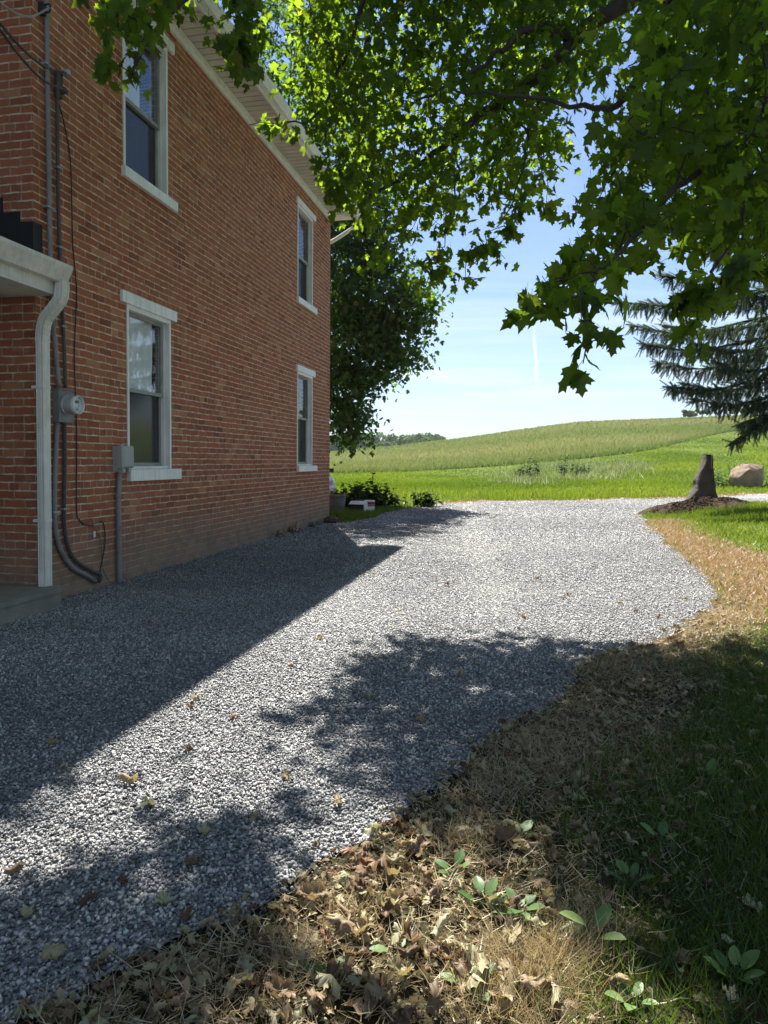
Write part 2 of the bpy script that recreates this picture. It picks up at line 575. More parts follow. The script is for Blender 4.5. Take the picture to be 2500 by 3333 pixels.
CORNER = np.array([-1.16314628, 15.12728528, 0])
UU = np.array([math.sin(ANG), math.cos(ANG), 0])
NN = np.array([math.cos(ANG), -math.sin(ANG), 0])
scatter_stones(1.45, 2.4, 12000, 0.0035, 0.0105)
scatter_stones(2.4, 3.6, 9500, 0.004, 0.0105)
scatter_stones(3.6, 5.2, 6500, 0.005, 0.011)
scatter_stones(5.2, 7.5, 5000, 0.006, 0.0115)
scatter_stones(7.5, 11.0, 2900, 0.0075, 0.0135)
scatter_stones(11.0, 16.0, 1600, 0.009, 0.017)
scatter_stones(16.0, 26.0, 800, 0.012, 0.021)
V, F, Rn = merge(parts)
tag(build('gravel', V, F, M_STONE, rnd=Rn), 'loose grey limestone gravel of mixed pale and slate stones over the driveway', 'gravel', kind='stuff')

# ------------------------------------------------------------------ house (local x = out of the wall, y = along it to the far corner, z up)
HOUSE_RZ = -ANG
def HL(o, s, z=0.0):
    return CORNER + NN * o + UU * s + np.array([0, 0, z])
def hthing(name, label, cat, o, s, z, group=None):
    t = thing(name, label, cat, HL(o, s, z), HOUSE_RZ, group)
    t['_b'] = 0
    del t['_b']
    return t, (o, s, z)

def brick_mat(name, base_dirt=True):
    mt, nt = new_mat(name)
    uv = nt.coord('UV')
    nz = nt.noise(uv, 5.0, 3, 0.6, '2D')
    nz2 = nt.noise(uv, 34.0, 2, 0.5, '2D')
    dsp = nt.node('ShaderNodeVectorMath', operation='MULTIPLY_ADD', ins={0: nz.outputs[1], 1: (0.016, 0.02, 0), 2: uv})
    dsp2 = nt.node('ShaderNodeVectorMath', operation='MULTIPLY_ADD', ins={0: nz2.outputs[1], 1: (0.008, 0.008, 0), 2: dsp.outputs[0]})
    vec = dsp2.outputs[0]
    br = nt.node('ShaderNodeTexBrick', offset=0.5, offset_frequency=2, squash=0.5, squash_frequency=7, ins={'Vector': vec})
    br.inputs['Color1'].default_value = (0, 0, 0, 1)
    br.inputs['Color2'].default_value = (1, 1, 1, 1)
    br.inputs['Mortar'].default_value = (0.5, 0.5, 0.5, 1)
    br.inputs['Scale'].default_value = 1.0
    br.inputs['Mortar Size'].default_value = 0.0078
    br.inputs['Mortar Smooth'].default_value = 0.25
    br.inputs['Bias'].default_value = 0.0
    br.inputs['Brick Width'].default_value = 0.213
    br.inputs['Row Height'].default_value = 0.0735
    tone = nt.node('ShaderNodeSeparateColor', ins={0: br.outputs['Color']}).outputs[0]
    bc = nt.ramp(tone, [(0.0, (0.215, 0.073, 0.042)), (0.15, (0.29, 0.095, 0.051)), (0.5, (0.35, 0.114, 0.058)), (0.88, (0.40, 0.136, 0.068)), (1.0, (0.47, 0.23, 0.12))])
    pat = nt.noise(uv, 1.2, 4, 0.6, '2D')
    bc = nt.mix(nt.ramp(pat.outputs[0], [(0.38, 0.0), (0.72, 0.55)]), bc, (0.36, 0.14, 0.076))
    fine = nt.noise(uv, 60.0, 4, 0.7, '2D', dist=1.0)
    bc = nt.mix(nt.ramp(fine.outputs[0], [(0.52, 0.0), (0.75, 0.7)]), bc, (0.085, 0.035, 0.025))
    # mortar, weathered: missing or dark in places
    mn = nt.noise(uv, 9.0, 4, 0.6, '2D')
    mc = nt.mix(nt.ramp(mn.outputs[0], [(0.4, 0.0), (0.62, 1.0)]), (0.40, 0.29, 0.20), (0.66, 0.55, 0.41))
    vv_ = nt.node('ShaderNodeSeparateXYZ', ins={0: vec}).outputs[1]
    fr_ = nt.math('FRACT', nt.math('DIVIDE', vv_, 0.0735))
    bed = nt.ramp(nt.math('ABSOLUTE', nt.math('SUBTRACT', fr_, 0.5)), [(0.36, 0.0), (0.43, 1.0)])
    mc = nt.mix(bed, nt.mix(0.5, mc, (0.17, 0.1, 0.075)), mc)
    col = nt.mix(br.outputs['Fac'], bc, mc)
    # pale lime smears
    sm = nt.noise(uv, 2.3, 6, 0.7, '2D')
    col = nt.mix(nt.ramp(sm.outputs[0], [(0.62, 0.0), (0.82, 0.45)]), col, (0.5, 0.37, 0.3))
    if base_dirt:
        v = nt.node('ShaderNodeSeparateXYZ', ins={0: uv}).outputs[1]
        hgt = nt.math('ADD', v, nt.math('MULTIPLY', nt.math('SUBTRACT', pat.outputs[0], 0.5), 0.5))
        dirt = nt.ramp(hgt, [(0.1, 0.85), (0.75, 0.0)])
        col = nt.mix(dirt, col, (0.27, 0.205, 0.15))
    stn = nt.noise(uv, 3.5, 6, 0.75, '2D')
    col = nt.mix(nt.math('MULTIPLY', dirt, nt.ramp(stn.outputs[0], [(0.45, 0.0), (0.7, 0.8)])), col, (0.12, 0.1, 0.08))
    hb = nt.math('SUBTRACT', nt.math('MULTIPLY', fine.outputs[0], 0.35), br.outputs['Fac'])
    principled(nt, col, 0.9, nt.bump(hb, 0.9, 0.007), 0.15)
    return mt
M_BRICK = brick_mat('old_brick')

M_WHITE = simple('white_paint', (0.72, 0.715, 0.66), (0.56, 0.555, 0.49), 5, 0.5, 0.15, 90, streak=(0.36, 0.34, 0.28))
M_TRIM = simple('window_trim', (0.80, 0.80, 0.77), (0.68, 0.68, 0.64), 4, 0.45, 0.1, 60, streak=(0.4, 0.38, 0.33))
M_VINYL = simple('soffit_vinyl', (0.62, 0.575, 0.52), (0.54, 0.5, 0.45), 3, 0.5)
M_ROOF = simple('roof_shingle', (0.07, 0.068, 0.066), (0.04, 0.04, 0.042), 14, 0.9, 0.6, 40)
M_BLACK = simple('black_flashing', (0.02, 0.02, 0.022), (0.012, 0.012, 0.013), 6, 0.7, 0.3, 20)
M_CONC = simple('old_concrete', (0.25, 0.235, 0.2), (0.16, 0.15, 0.125), 3, 0.9, 0.5, 40)
M_GREY = simple('grey_conduit', (0.22, 0.22, 0.215), (0.16, 0.16, 0.155), 10, 0.5, 0.1, 40)
M_GALV = simple('galvanised', (0.34, 0.345, 0.35), (0.25, 0.255, 0.26), 6, 0.45, 0.1, 30, metal=0.3)
M_CABLE = simple('black_cable', (0.018, 0.018, 0.02), (0.03, 0.028, 0.026), 30, 0.6)
M_BOXP = simple('grey_plastic', (0.36, 0.365, 0.345), (0.31, 0.315, 0.3), 5, 0.5)
M_SCREEN = simple('insect_screen', (0.05, 0.052, 0.055), (0.04, 0.042, 0.045), 40, 0.7)
M_SASH = simple('sash_frame', (0.30, 0.30, 0.29), (0.22, 0.22, 0.21), 10, 0.5)
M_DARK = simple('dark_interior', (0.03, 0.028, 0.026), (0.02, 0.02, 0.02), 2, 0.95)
M_CURT = simple('curtain_cloth', (0.86, 0.87, 0.9), (0.78, 0.8, 0.84), 6, 0.9)

mt, nt = new_mat('window_glass')
fr = nt.node('ShaderNodeFresnel'); fr.inputs['IOR'].default_value = 1.45
wv = nt.noise(nt.coord(), 2.5, 2, 0.5)
bn = nt.bump(wv.outputs[0], 0.02, 0.01)
gl = nt.node('ShaderNodeBsdfGlossy', ins={'Roughness': 0.01, 'Color': (0.95, 0.97, 1, 1), 'Normal': bn})
tr = nt.node('ShaderNodeBsdfTransparent', ins={'Color': (0.95, 0.97, 0.97, 1)})
f2 = nt.math('MULTIPLY_ADD', fr.outputs[0], 0.2, 0.012, clamp=True)
mx = nt.node('ShaderNodeMixShader', ins={0: f2, 1: tr.outputs[0], 2: gl.outputs[0]})
nt.l.new(mx.outputs[0], nt.out.inputs[0])
M_GLASS = mt
# screened lower sash: mostly the dark mesh, dull sheen
mt, nt = new_mat('screened_glass')
co = nt.coord()
g = nt.node('ShaderNodeBsdfGlossy', ins={'Roughness': 0.12, 'Color': (0.5, 0.52, 0.55, 1)})
t_ = nt.node('ShaderNodeBsdfTransparent', ins={'Color': (0.45, 0.46, 0.47, 1)})
dd = nt.node('ShaderNodeBsdfDiffuse', ins={'Color': (0.06, 0.062, 0.068, 1)})
m1 = nt.node('ShaderNodeMixShader', ins={0: 0.55, 1: t_.outputs[0], 2: dd.outputs[0]})
m2 = nt.node('ShaderNodeMixShader', ins={0: nt.math('MULTIPLY', fr.outputs[0], 0.0) if False else 0.12, 1: m1.outputs[0], 2: g.outputs[0]})
nt.l.new(m2.outputs[0], nt.out.inputs[0])
M_SCRG = mt

house = thing('brick_house', 'two-storey red brick farmhouse with white window trim beside the gravel driveway', 'house', CORNER, HOUSE_RZ)
S0, S1, HT, DEP, TH = -9.14, 0.0, 6.42, 8.4, 0.22
OPEN = [(-7.73, -6.80, 1.19, 2.94), (-7.77, -6.85, 4.35, 6.05), (-2.16, -1.25, 1.20, 2.93), (-2.16, -1.25, 4.27, 5.94)]
mb = MB()
def q4(p, uv):
    mb.face(p, uv)
# main wall with openings, outer skin
sc_ = sorted({S0, S1, *[a for o in OPEN for a in o[:2]]})
tc_ = sorted({0.0 - 0.3, HT, *[a for o in OPEN for a in o[2:]]})
for i in range(len(sc_) - 1):
    for j in range(len(tc_) - 1):
        a, b, c_, d_ = sc_[i], sc_[i + 1], tc_[j], tc_[j + 1]
        if any(a >= o[0] - 1e-6 and b <= o[1] + 1e-6 and c_ >= o[2] - 1e-6 and d_ <= o[3] + 1e-6 for o in OPEN):
            continue
        q4([(0, a, c_), (0, b, c_), (0, b, d_), (0, a, d_)], [(a, c_), (b, c_), (b, d_), (a, d_)])
for a, b, c_, d_ in OPEN:   # reveals of each opening
    for p in ([(0, a, c_), (0, a, d_), (-TH, a, d_), (-TH, a, c_)], [(0, b, d_), (0, b, c_), (-TH, b, c_), (-TH, b, d_)],
              [(0, a, d_), (0, b, d_), (-TH, b, d_), (-TH, a, d_)], [(0, b, c_), (0, a, c_), (-TH, a, c_), (-TH, b, c_)]):
        q4(p, [(x[0] + x[1], x[2]) for x in p])
RZ = 2.9
def gable(s, flip):
    p = [(0, s, -0.3), (-DEP, s, -0.3), (-DEP, s, HT + 0.3), (-DEP / 2, s, HT + RZ + 0.42), (0, s, HT + 0.3)]
    if flip: p = p[::-1]
    q4(p, [(x[0] * 1.0, x[2]) for x in p])
gable(S0, True); gable(S1, False)
q4([(-DEP, S0, -0.3), (-DEP, S1, -0.3), (-DEP, S1, HT), (-DEP, S0, HT)], [(0, 0), (9, 0), (9, 6.4), (0, 6.4)])
mb.obj('wall', M_BRICK, house, uv=True)
# roof slabs
mb = MB()
ov, oe = 0.46, 0.27
sl = RZ / (DEP / 2)
for sx in (1, -1):
    cx = -DEP / 2
    e = DEP / 2 + ov
    zt = HT + RZ + 0.42
    ze = zt - e * sl
    for (z0,) in ((0.0,),):
        a = [(cx, S0 - oe, zt + 0.16), (cx + sx * e, S0 - oe, ze + 0.16), (cx + sx * e, S1 + oe, ze + 0.16), (cx, S1 + oe, zt + 0.16)]
        b = [(x, y, z - 0.12) for x, y, z in a]
        mb.face(a); mb.face(b[::-1])
        for i in range(4):
            j = (i + 1) % 4
            mb.face([a[i], b[i], b[j], a[j]])
roof = mb.obj('roof', M_ROOF, house)
# boxed eave: frieze board, ribbed soffit, fascia, gutter
ZS = 6.42
mb = MB(); mb.box(0.003, 0.035, S0 - 0.02, S1 + 0.02, 6.29, ZS - 0.01); mb.box(0.035, 0.06, S0, S1, 6.35, ZS - 0.01)
mb.obj('frieze_board', M_TRIM, house)
mb = MB()
w = 0.135
k = int((S1 + oe - S0 + oe) / w)
prof = [(0, 0.0), (0.84, 0.0), (0.88, 0.012), (1.0, 0.012)]
ss, zz = [], []
for i in range(k + 1):
    for a, z in prof:
        ss.append(S0 - oe + (i + a) * w); zz.append(ZS + z)
ss = np.clip(ss, S0 - oe, S1 + oe)
for i in range(len(ss) - 1):
    mb.face([(0.0, ss[i], zz[i]), (0.45, ss[i], zz[i]), (0.45, ss[i + 1], zz[i + 1]), (0.0, ss[i + 1], zz[i + 1])][::-1])
mb.obj('soffit', M_VINYL, house)
mb = MB(); mb.box(0.45, 0.475, S0 - oe, S1 + oe, ZS - 0.02, ZS + 0.17); mb.obj('fascia', M_TRIM, house)
def gutter_rings(x, ya, yb, z, w=0.12, h=0.115):
    pr = [(0, h), (0, 0.0), (w * 0.55, 0.0), (w * 0.68, h * 0.25), (w * 0.78, h * 0.42), (w, h * 0.8), (w, h), (w * 0.9, h), (w * 0.9, h * 0.85), (w * 0.6, 0.012), (0.006, 0.012), (0.006, h)]
    return [[(x + a, yy_, z + b) for a, b in pr] for yy_ in (ya, yb)]
mb = MB(); mb.loft(gutter_rings(0.478, S0 - oe, S1 + oe - 0.01, ZS + 0.03)); mb.obj('gutter', M_TRIM, house)
# short leader turning back to the far end wall
mb = MB()
mb.tube(smooth_path([(0.53, 0.2, ZS + 0.04), (0.53, 0.2, ZS - 0.08), (0.45, 0.17, ZS - 0.2), (0.1, 0.1, 5.98), (-0.12, 0.08, 5.86), (-0.16, 0.08, 5.7), (-0.16, 0.08, 0.2)], 4), 0.042, 8)
mb.obj('downspout', M_TRIM, house, smooth=True)

def window(o4, lint, sill, mid, curtain, ref, label=None):
    a, b, c_, d_ = o4
    fr = MB()
    # brickmould casing around the opening, just proud of the brick
    t = 0.035
    fr.box(-0.13, 0.012, a, a + t, c_, d_); fr.box(-0.13, 0.012, b - t, b, c_, d_)
    fr.box(-0.13, 0.012, a + t, b - t, d_ - 0.05, d_)
    fr.box(-0.13, -0.01, a + t, b - t, c_, c_ + 0.03)
    # inner jamb stops
    fr.box(-0.125, -0.05, a + t, a + t + 0.018, c_ + 0.03, d_ - 0.05); fr.box(-0.125, -0.05, b - t - 0.018, b - t, c_ + 0.03, d_ - 0.05)
    w = fr.obj('window', M_TRIM, house)
    m1 = MB(); m1.box(-0.02, 0.034, *lint); m1.obj('lintel', M_TRIM, w)
    m2 = MB(); m2.box(-0.10, 0.048, sill[0], sill[1], sill[2], sill[3] - 0.002); m2.obj('sill', M_TRIM, w)
    ia, ib = a + t + 0.018, b - t - 0.018
    def sash(z0, z1, x0, name, mat, wd=0.04):
        s_ = MB()
        s_.box(x0 - 0.03, x0, ia, ia + wd, z0, z1); s_.box(x0 - 0.03, x0, ib - wd, ib, z0, z1)
        s_.box(x0 - 0.03, x0, ia + wd, ib - wd, z0, z0 + wd); s_.box(x0 - 0.03, x0, ia + wd, ib - wd, z1 - wd, z1)
        s_.obj('sash', mat, w)
    sash(mid - 0.02, d_ - 0.05, -0.062, 'sash', M_SASH)
    sash(c_ + 0.03, mid + 0.02, -0.090, 'sash', M_SASH)
    p = MB(); p.box(-0.082, -0.078, ia + 0.036, ib - 0.036, mid + 0.016, d_ - 0.086); p.obj('pane', M_GLASS, w)
    p = MB(); p.box(-0.107, -0.104, ia + 0.036, ib - 0.036, c_ + 0.066, mid - 0.016); p.obj('pane', M_SCRG, w)
    if curtain:
        z0, z1, f0, f1 = curtain
        nS, nZ = 40, 20
        sA, sB = ia + f0 * (ib - ia), ia + f1 * (ib - ia)
        g = np.zeros((nZ + 1, nS + 1, 3))
        for i in range(nZ + 1):
            for j in range(nS + 1):
                u_, v_ = j / nS, i / nZ
                fold = 0.012 * math.sin(u_ * 34 + 2.5 * v_) * (0.4 + v_) + 0.018 * math.sin(u_ * 11 - 4 * v_)
                g[i, j] = (-0.138 + fold * 0.7, sA + (sB - sA) * u_, z0 + (z1 - z0) * v_ + 0.012 * math.sin(u_ * 5) * (1 - v_))
        ii = np.arange((nZ + 1) * (nS + 1)).reshape(nZ + 1, nS + 1)
        Fq = np.stack([ii[:-1, :-1], ii[:-1, 1:], ii[1:, 1:], ii[1:, :-1]], -1).reshape(-1, 4)
        build('curtain', g.reshape(-1, 3), Fq, M_CURT, w, smooth=True)
    return w
window(OPEN[0], (-7.84, -6.69, 2.94, 3.06), (-7.74, -6.62, 1.065, 1.19), 2.05, (2.0, 2.88, 0.0, 0.86), None)
window(OPEN[1], (-7.80, -6.72, 6.05, 6.17), (-7.80, -6.68, 4.24, 4.35), 5.13, (4.35, 6.0, 0.0, 0.62), None)
window(OPEN[2], (-2.22, -1.12, 2.93, 3.04), (-2.16, -1.03, 1.09, 1.20), 2.09, None, None)
window(OPEN[3], (-2.24, -1.12, 5.94, 6.04), (-2.20, -1.06, 4.16, 4.27), 5.07, (5.0, 5.9, 0.0, 0.3), None)
# dark lining of the rooms so the panes look into unlit rooms
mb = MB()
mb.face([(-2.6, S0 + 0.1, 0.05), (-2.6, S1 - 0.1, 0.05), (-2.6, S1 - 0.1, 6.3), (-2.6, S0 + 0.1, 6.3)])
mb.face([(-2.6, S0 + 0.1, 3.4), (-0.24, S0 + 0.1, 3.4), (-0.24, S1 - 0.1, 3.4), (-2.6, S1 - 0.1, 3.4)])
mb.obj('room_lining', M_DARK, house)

# porch at the near end: slab, post, roof edge with its own gutter
porch = thing('porch', 'low porch with white gutter and concrete slab on the near end of the brick house', 'porch', HL(0, S0 - 0.02), HOUSE_RZ)
pb = (0, S0 - 0.02, 0)
mb = MB(); mb.box(-3.2, 0.24, S0 - 3.4, S0 - 0.025, -0.2, 0.15); mb.box(-3.2, 0.255, S0 - 3.4, S0 - 0.025, 0.15, 0.19); mb.obj('slab', M_CONC, porch, off=pb)
mb = MB()
mb.face([(0.24, S0 - 3.6, 2.945), (0.24, S0 - 0.03, 2.945), (-3.2, S0 - 0.03, 4.05), (-3.2, S0 - 3.6, 4.05)])
mb.face([(0.24, S0 - 3.6, 2.915), (-3.2, S0 - 3.6, 4.02), (-3.2, S0 - 0.03, 4.02), (0.24, S0 - 0.03, 2.915)])
mb.obj('roof', M_BLACK, porch, off=pb)
mb = MB(); mb.box(-3.2, 0.225, S0 - 3.6, S0 - 0.025, 2.69, 2.715); mb.obj('ceiling', M_WHITE, porch, off=pb)
mb = MB(); mb.box(0.2, 0.225, S0 - 3.6, S0 - 0.025, 2.716, 2.93); mb.obj('fascia', M_WHITE, porch, off=pb)
mb = MB(); mb.loft(gutter_rings(0.227, S0 - 3.6, S0 + 0.03, 2.795, 0.125, 0.145)); mb.obj('gutter', M_WHITE, porch, off=pb)
mb = MB(); mb.box(-0.13, 0.006, S0 - 0.02, S0 - 0.004, 2.95, 3.33); mb.box(-0.3, -0.13, S0 - 0.02, S0 - 0.004, 2.95, 3.42); mb.box(-3.1, -0.3, S0 - 0.02, S0 - 0.004, 2.95, 3.55); mb.box(0.002, 0.006, S0 - 0.004, S0 + 0.1, 2.98, 3.33); mb.obj('flashing', M_BLACK, porch, off=pb)
mb = MB(); mb.box(-0.62, -0.5, S0 - 0.9, S0 - 0.78, 0.19, 2.69); mb.box(-0.64, -0.48, S0 - 0.92, S0 - 0.76, 0.19, 0.3)
mb.obj('post', M_WHITE, porch, off=pb)

# downspout of the porch, ribbed metal, with its elbows
dsp, base = hthing('downspout', 'white ribbed metal downspout with curved elbows at the brick corner', 'downspout', 0.1, -9.15, 0.0)
def rib_ring(c, ax, ay, wx=0.034, wy=0.046):
    """rectangular ring with fluted faces; c centre, ax, ay unit vectors across and along the wall"""
    ring = []
    n = 7
    for side in range(4):
        for i in range(n):
            t = -1 + 2 * i / n
            fl = 0.004 if i % 2 else 0.0
            if side == 0: p = (wx - fl, t * wy)
            elif side == 1: p = (-t * wx, wy - fl)
            elif side == 2: p = (-wx + fl, -t * wy)
            else: p = (t * wx, -wy + fl)
            ring.append(tuple(np.array(c) + np.array(ax) * p[0] + np.array(ay) * p[1]))
    return ring
pth = smooth_path([(0.285, -9.165, 2.81), (0.285, -9.165, 2.74), (0.27, -9.165, 2.66), (0.2, -9.16, 2.58), (0.12, -9.155, 2.5), (0.085, -9.15, 2.4), (0.08, -9.15, 2.3)], 4)
rings = []
T = norm(np.gradient(pth, axis=0))
for p, t in zip(pth, T):
    ay = norm(np.array([0, 1.0, 0]) - t * t[1])
    ax = np.cross(ay, -t)
    rings.append(rib_ring(p, ax * -1 if ax[0] < 0 else ax, ay, 0.036 + 0.003 * (len(rings) % 2)))
mb = MB(); mb.loft(rings); mb.obj('elbow', M_WHITE, dsp, off=base)
mb = MB(); mb.loft([rib_ring((0.08, -9.15, z), (1, 0, 0), (0, 1, 0)) for z in (2.305, 1.2, 0.16)]); mb.obj('pipe', M_WHITE, dsp, off=base)
mb = MB(); mb.loft([[(0.08 + a * w_ * 0.8, -9.15 + b * w_, z) for a, b in ((1, -1), (1, 1), (-1, 1), (-1, -1))] for z, w_ in ((-0.03, 0.05), (0.05, 0.052), (0.052, 0.06), (0.19, 0.058))])
mb.obj('boot', simple('stained_adapter', (0.3, 0.27, 0.2), (0.2, 0.18, 0.13), 12, 0.8), dsp, off=base)

for z_ in (0.75, 1.9):
    mb = MB(); mb.box(0.002, 0.118, -9.2, -9.1, z_, z_ + 0.025); mb.obj('strap', M_WHITE, dsp, off=base)
wing = thing('shading_wing', 'added unseen brick wing that darkens the end wall above the porch', 'added wing', HL(0, S0 - 0.02), HOUSE_RZ)  # unseen wing and eave, added to keep light off the porch end wall
mb = MB(); mb.box(-6.0, -0.95, S0 - 4.2, S0 - 0.03, 4.0, 6.4); mb.box(-6.0, -0.95, S0 - 4.2, S0 - 0.03, -0.2, 2.68); mb.obj('wall', M_BRICK, wing, off=pb, uv=True)
mb = MB(); mb.box(-6.2, -0.15, S0 - 4.4, S0 - 0.03, 6.42, 6.5); mb.obj('roof', M_ROOF, wing, off=pb)

# electric meter
met, base = hthing('electric_meter', 'grey electric meter with round glass cover on the brick wall behind the downspout', 'meter', 0.0, -8.82, 1.62)
mb = MB(); mb.box(0.002, 0.065, -8.925, -8.715, 1.63, 1.92); mb.box(0.002, 0.08, -8.93, -8.71, 1.92, 1.93); mb.obj('meter_box', M_GREY, met, off=base)
def disc_rings(c, prof, n=28):
    """rings around the outward (x) axis"""
    return [[(c[0] + x, c[1] + r_ * math.cos(2 * math.pi * i / n), c[2] + r_ * math.sin(2 * math.pi * i / n)) for i in range(n)] for x, r_ in prof]
mc_ = (0.065, -8.82, 1.785)
mb = MB(); mb.loft(disc_rings(mc_, [(0, 0.088), (0.015, 0.09), (0.02, 0.082), (0.1, 0.08), (0.10, 0.078)])); mb.obj('meter_body', simple('meter_grey', (0.42, 0.43, 0.43), (0.34, 0.345, 0.35), 8, 0.35, metal=0.2), met, smooth=False, off=base)
mb = MB(); mb.loft(disc_rings(mc_, [(0.1005, 0.074), (0.104, 0.074)])); mb.obj('dial_face', simple('dial_white', (0.66, 0.68, 0.68), (0.55, 0.57, 0.57), 20, 0.5), met, off=base)
mb = MB(); mb.box(0.1695, 0.1715, -8.855, -8.785, 1.802, 1.828); mb.obj('display', simple('lcd_grey', (0.16, 0.18, 0.15), (0.12, 0.14, 0.11), 30, 0.3), met, off=base)
mb = MB()
for z, y0, y1 in ((1.775, -8.865, -8.84), (1.775, -8.80, -8.775), (1.757, -8.84, -8.80), (1.745, -8.85, -8.79), (1.735, -8.845, -8.795)):
    mb.box(0.1695, 0.171, y0, y1, z, z + 0.004)
mb.obj('lettering', simple('ink', (0.05, 0.05, 0.05), None, 5), met, off=base)
mb = MB(); mb.loft(disc_rings(mc_, [(0.10, 0.083), (0.125, 0.083), (0.135, 0.078), (0.135, 0.074), (0.122, 0.076), (0.10, 0.076)]), cap=False); mb.obj('glass_rim', simple('clear_rim', (0.7, 0.72, 0.73), (0.6, 0.62, 0.63), 10, 0.12, spec=0.8), met, smooth=True, off=base)

# telecom box beside the lower window and its riser
tb, base = hthing('utility_box', 'pale grey plastic utility box with a grey riser pipe beside the lower window', 'utility box', 0.0, -7.9, 0.0)
mb = MB()
a, b, z0, z1 = -8.0, -7.8, 1.17, 1.43
mb.box(0.002, 0.055, a, b, z0, z1)
def bev(x0, x1, a, b, z0, z1, r):
    return [[(x0, a, z0), (x0, b, z0), (x0, b, z1), (x0, a, z1)], [(x1 - r, a, z0), (x1 - r, b, z0), (x1 - r, b, z1), (x1 - r, a, z1)], [(x1, a + r, z0 + r), (x1, b - r, z0 + r), (x1, b - r, z1 - r), (x1, a + r, z1 - r)]]
mb.obj('back_plate', M_BOXP, tb, off=base)
mb = MB(); mb.loft(bev(0.057, 0.13, a - 0.006, b + 0.006, z0 + 0.035, z1 + 0.006, 0.02)); mb.obj('lid', M_BOXP, tb, off=base)
mb = MB(); mb.box(0.055, 0.105, a + 0.02, a + 0.07, z0 - 0.01, z0 + 0.033); mb.obj('latch', M_BOXP, tb, off=base)
mb = MB(); mb.box(0.055, 0.105, b - 0.07, b - 0.02, z0 - 0.01, z0 + 0.033); mb.obj('latch', M_BOXP, tb, off=base)
mb = MB(); mb.box(0.03, 0.05, -7.915, -7.885, z1 + 0.007, z1 + 0.03); mb.obj('hanger', M_BOXP, tb, off=base)
mb = MB(); mb.tube(smooth_path([(0.035, -7.93, 1.18), (0.035, -7.935, 1.06), (0.04, -7.955, 0.97), (0.04, -7.96, 0.9), (0.04, -7.955, 0.4), (0.04, -7.95, -0.05)], 5), 0.027, 10)
mb.tube([(0.04, -7.96, 0.9), (0.04, -7.96, 0.93)], 0.032, 10); mb.tube([(0.04, -7.957, 0.57), (0.04, -7.957, 0.59)], 0.032, 10)
mb.obj('riser_pipe', M_GREY, tb, smooth=True, off=base)

def run(name, label, cat, pts, r, mat, n=8, group=None, clips=(), sub=5):
    P = smooth_path(pts, sub)
    b0 = tuple(pts[-1])
    t, base = hthing(name, label, cat, *b0)
    mb = MB(); mb.tube(P, r, n); mb.obj('pipe' if r > 0.012 else 'wire', mat, t, smooth=True, off=base)
    for c in clips:
        mb = MB(); mb.box(0.002, 0.012 + 2.2 * r, c[0] - 2.2 * r, c[0] + 2.2 * r, c[1] - 0.008, c[1] + 0.008); mb.obj('clip', M_GALV, t, off=base)
    return t
run('conduit', 'grey metal conduit climbing the brick from behind the downspout to the eave', 'conduit', [(0.035, -8.99, 6.28), (0.035, -8.99, 5.0), (0.035, -8.98, 3.2), (0.035, -8.96, 2.6), (0.035, -8.9, 2.1), (0.04, -8.88, 1.95)], 0.021, M_GREY, 10, clips=((-8.99, 4.72), (-8.985, 3.5), (-8.98, 2.75)))
run('service_cable', 'thick dark service cable running down the brick into the meter', 'cable', [(0.05, -8.86, 4.72), (0.035, -8.86, 4.5), (0.028, -8.85, 3.6), (0.028, -8.83, 3.0), (0.028, -8.79, 2.3), (0.03, -8.78, 1.95)], 0.016, simple('weathered_cable', (0.07, 0.068, 0.066), (0.1, 0.098, 0.095), 40, 0.8, 0.4, 80), 8, clips=((-8.845, 3.9), (-8.83, 3.2), (-8.8, 2.5)))
run('conduit', 'grey flexible conduit curving from the meter down to the house footing', 'conduit', [(0.03, -8.9, 1.62), (0.03, -8.93, 1.3), (0.03, -8.95, 0.95), (0.03, -8.94, 0.66), (0.03, -8.86, 0.45), (0.03, -8.7, 0.28), (0.03, -8.5, 0.18), (0.02, -8.34, 0.09)], 0.021, M_GREY, 10, clips=((-8.948, 0.82),))
run('service_cable', 'ragged dark cable beside the curving conduit under the meter', 'cable', [(0.028, -8.8, 1.62), (0.028, -8.8, 1.3), (0.03, -8.82, 0.72), (0.03, -8.76, 0.47), (0.03, -8.64, 0.33), (0.035, -8.42, 0.21), (0.04, -8.29, 0.15), (0.03, -8.29, 0.07)], 0.018, simple('taped_cable', (0.085, 0.082, 0.078), (0.05, 0.05, 0.05), 30, 0.85, 0.6, 60), 8, clips=((-8.81, 0.84),))
run('phone_wire', 'thin black wire looping down the brick between the meter and the window', 'wire', [(0.02, -8.83, 4.5), (0.012, -8.74, 4.35), (0.012, -8.66, 4.1), (0.012, -8.64, 3.8), (0.012, -8.63, 3.3), (0.012, -8.58, 2.86), (0.012, -8.62, 2.28), (0.012, -8.6, 1.57), (0.012, -8.61, 0.84), (0.012, -8.57, 0.72), (0.012, -8.48, 0.665), (0.015, -8.35, 0.65), (0.012, -8.2, 0.67), (0.012, -8.16, 0.55), (0.012, -8.17, 0.4), (0.012, -8.24, 0.2), (0.02, -8.27, 0.1)], 0.0058, M_CABLE, 6)
run('ground_wire', 'thin brown wire trailing from the splice tag to the riser pipe', 'wire', [(0.012, -8.33, 0.6), (0.014, -8.25, 0.52), (0.012, -8.22, 0.4), (0.014, -8.2, 0.2), (0.03, -8.12, 0.06), (0.03, -8.02, 0.03)], 0.0035, simple('brown_wire', (0.12, 0.09, 0.06), None, 20), 5)
st, base = hthing('splice_tag', 'white connector and small paper tag on the black wire', 'tag', 0.016, -8.33, 0.64)
mb = MB(); mb.tube([(0.022, -8.37, 0.645), (0.022, -8.28, 0.662)], 0.009, 8); mb.obj('connector', M_GALV, st, off=base)
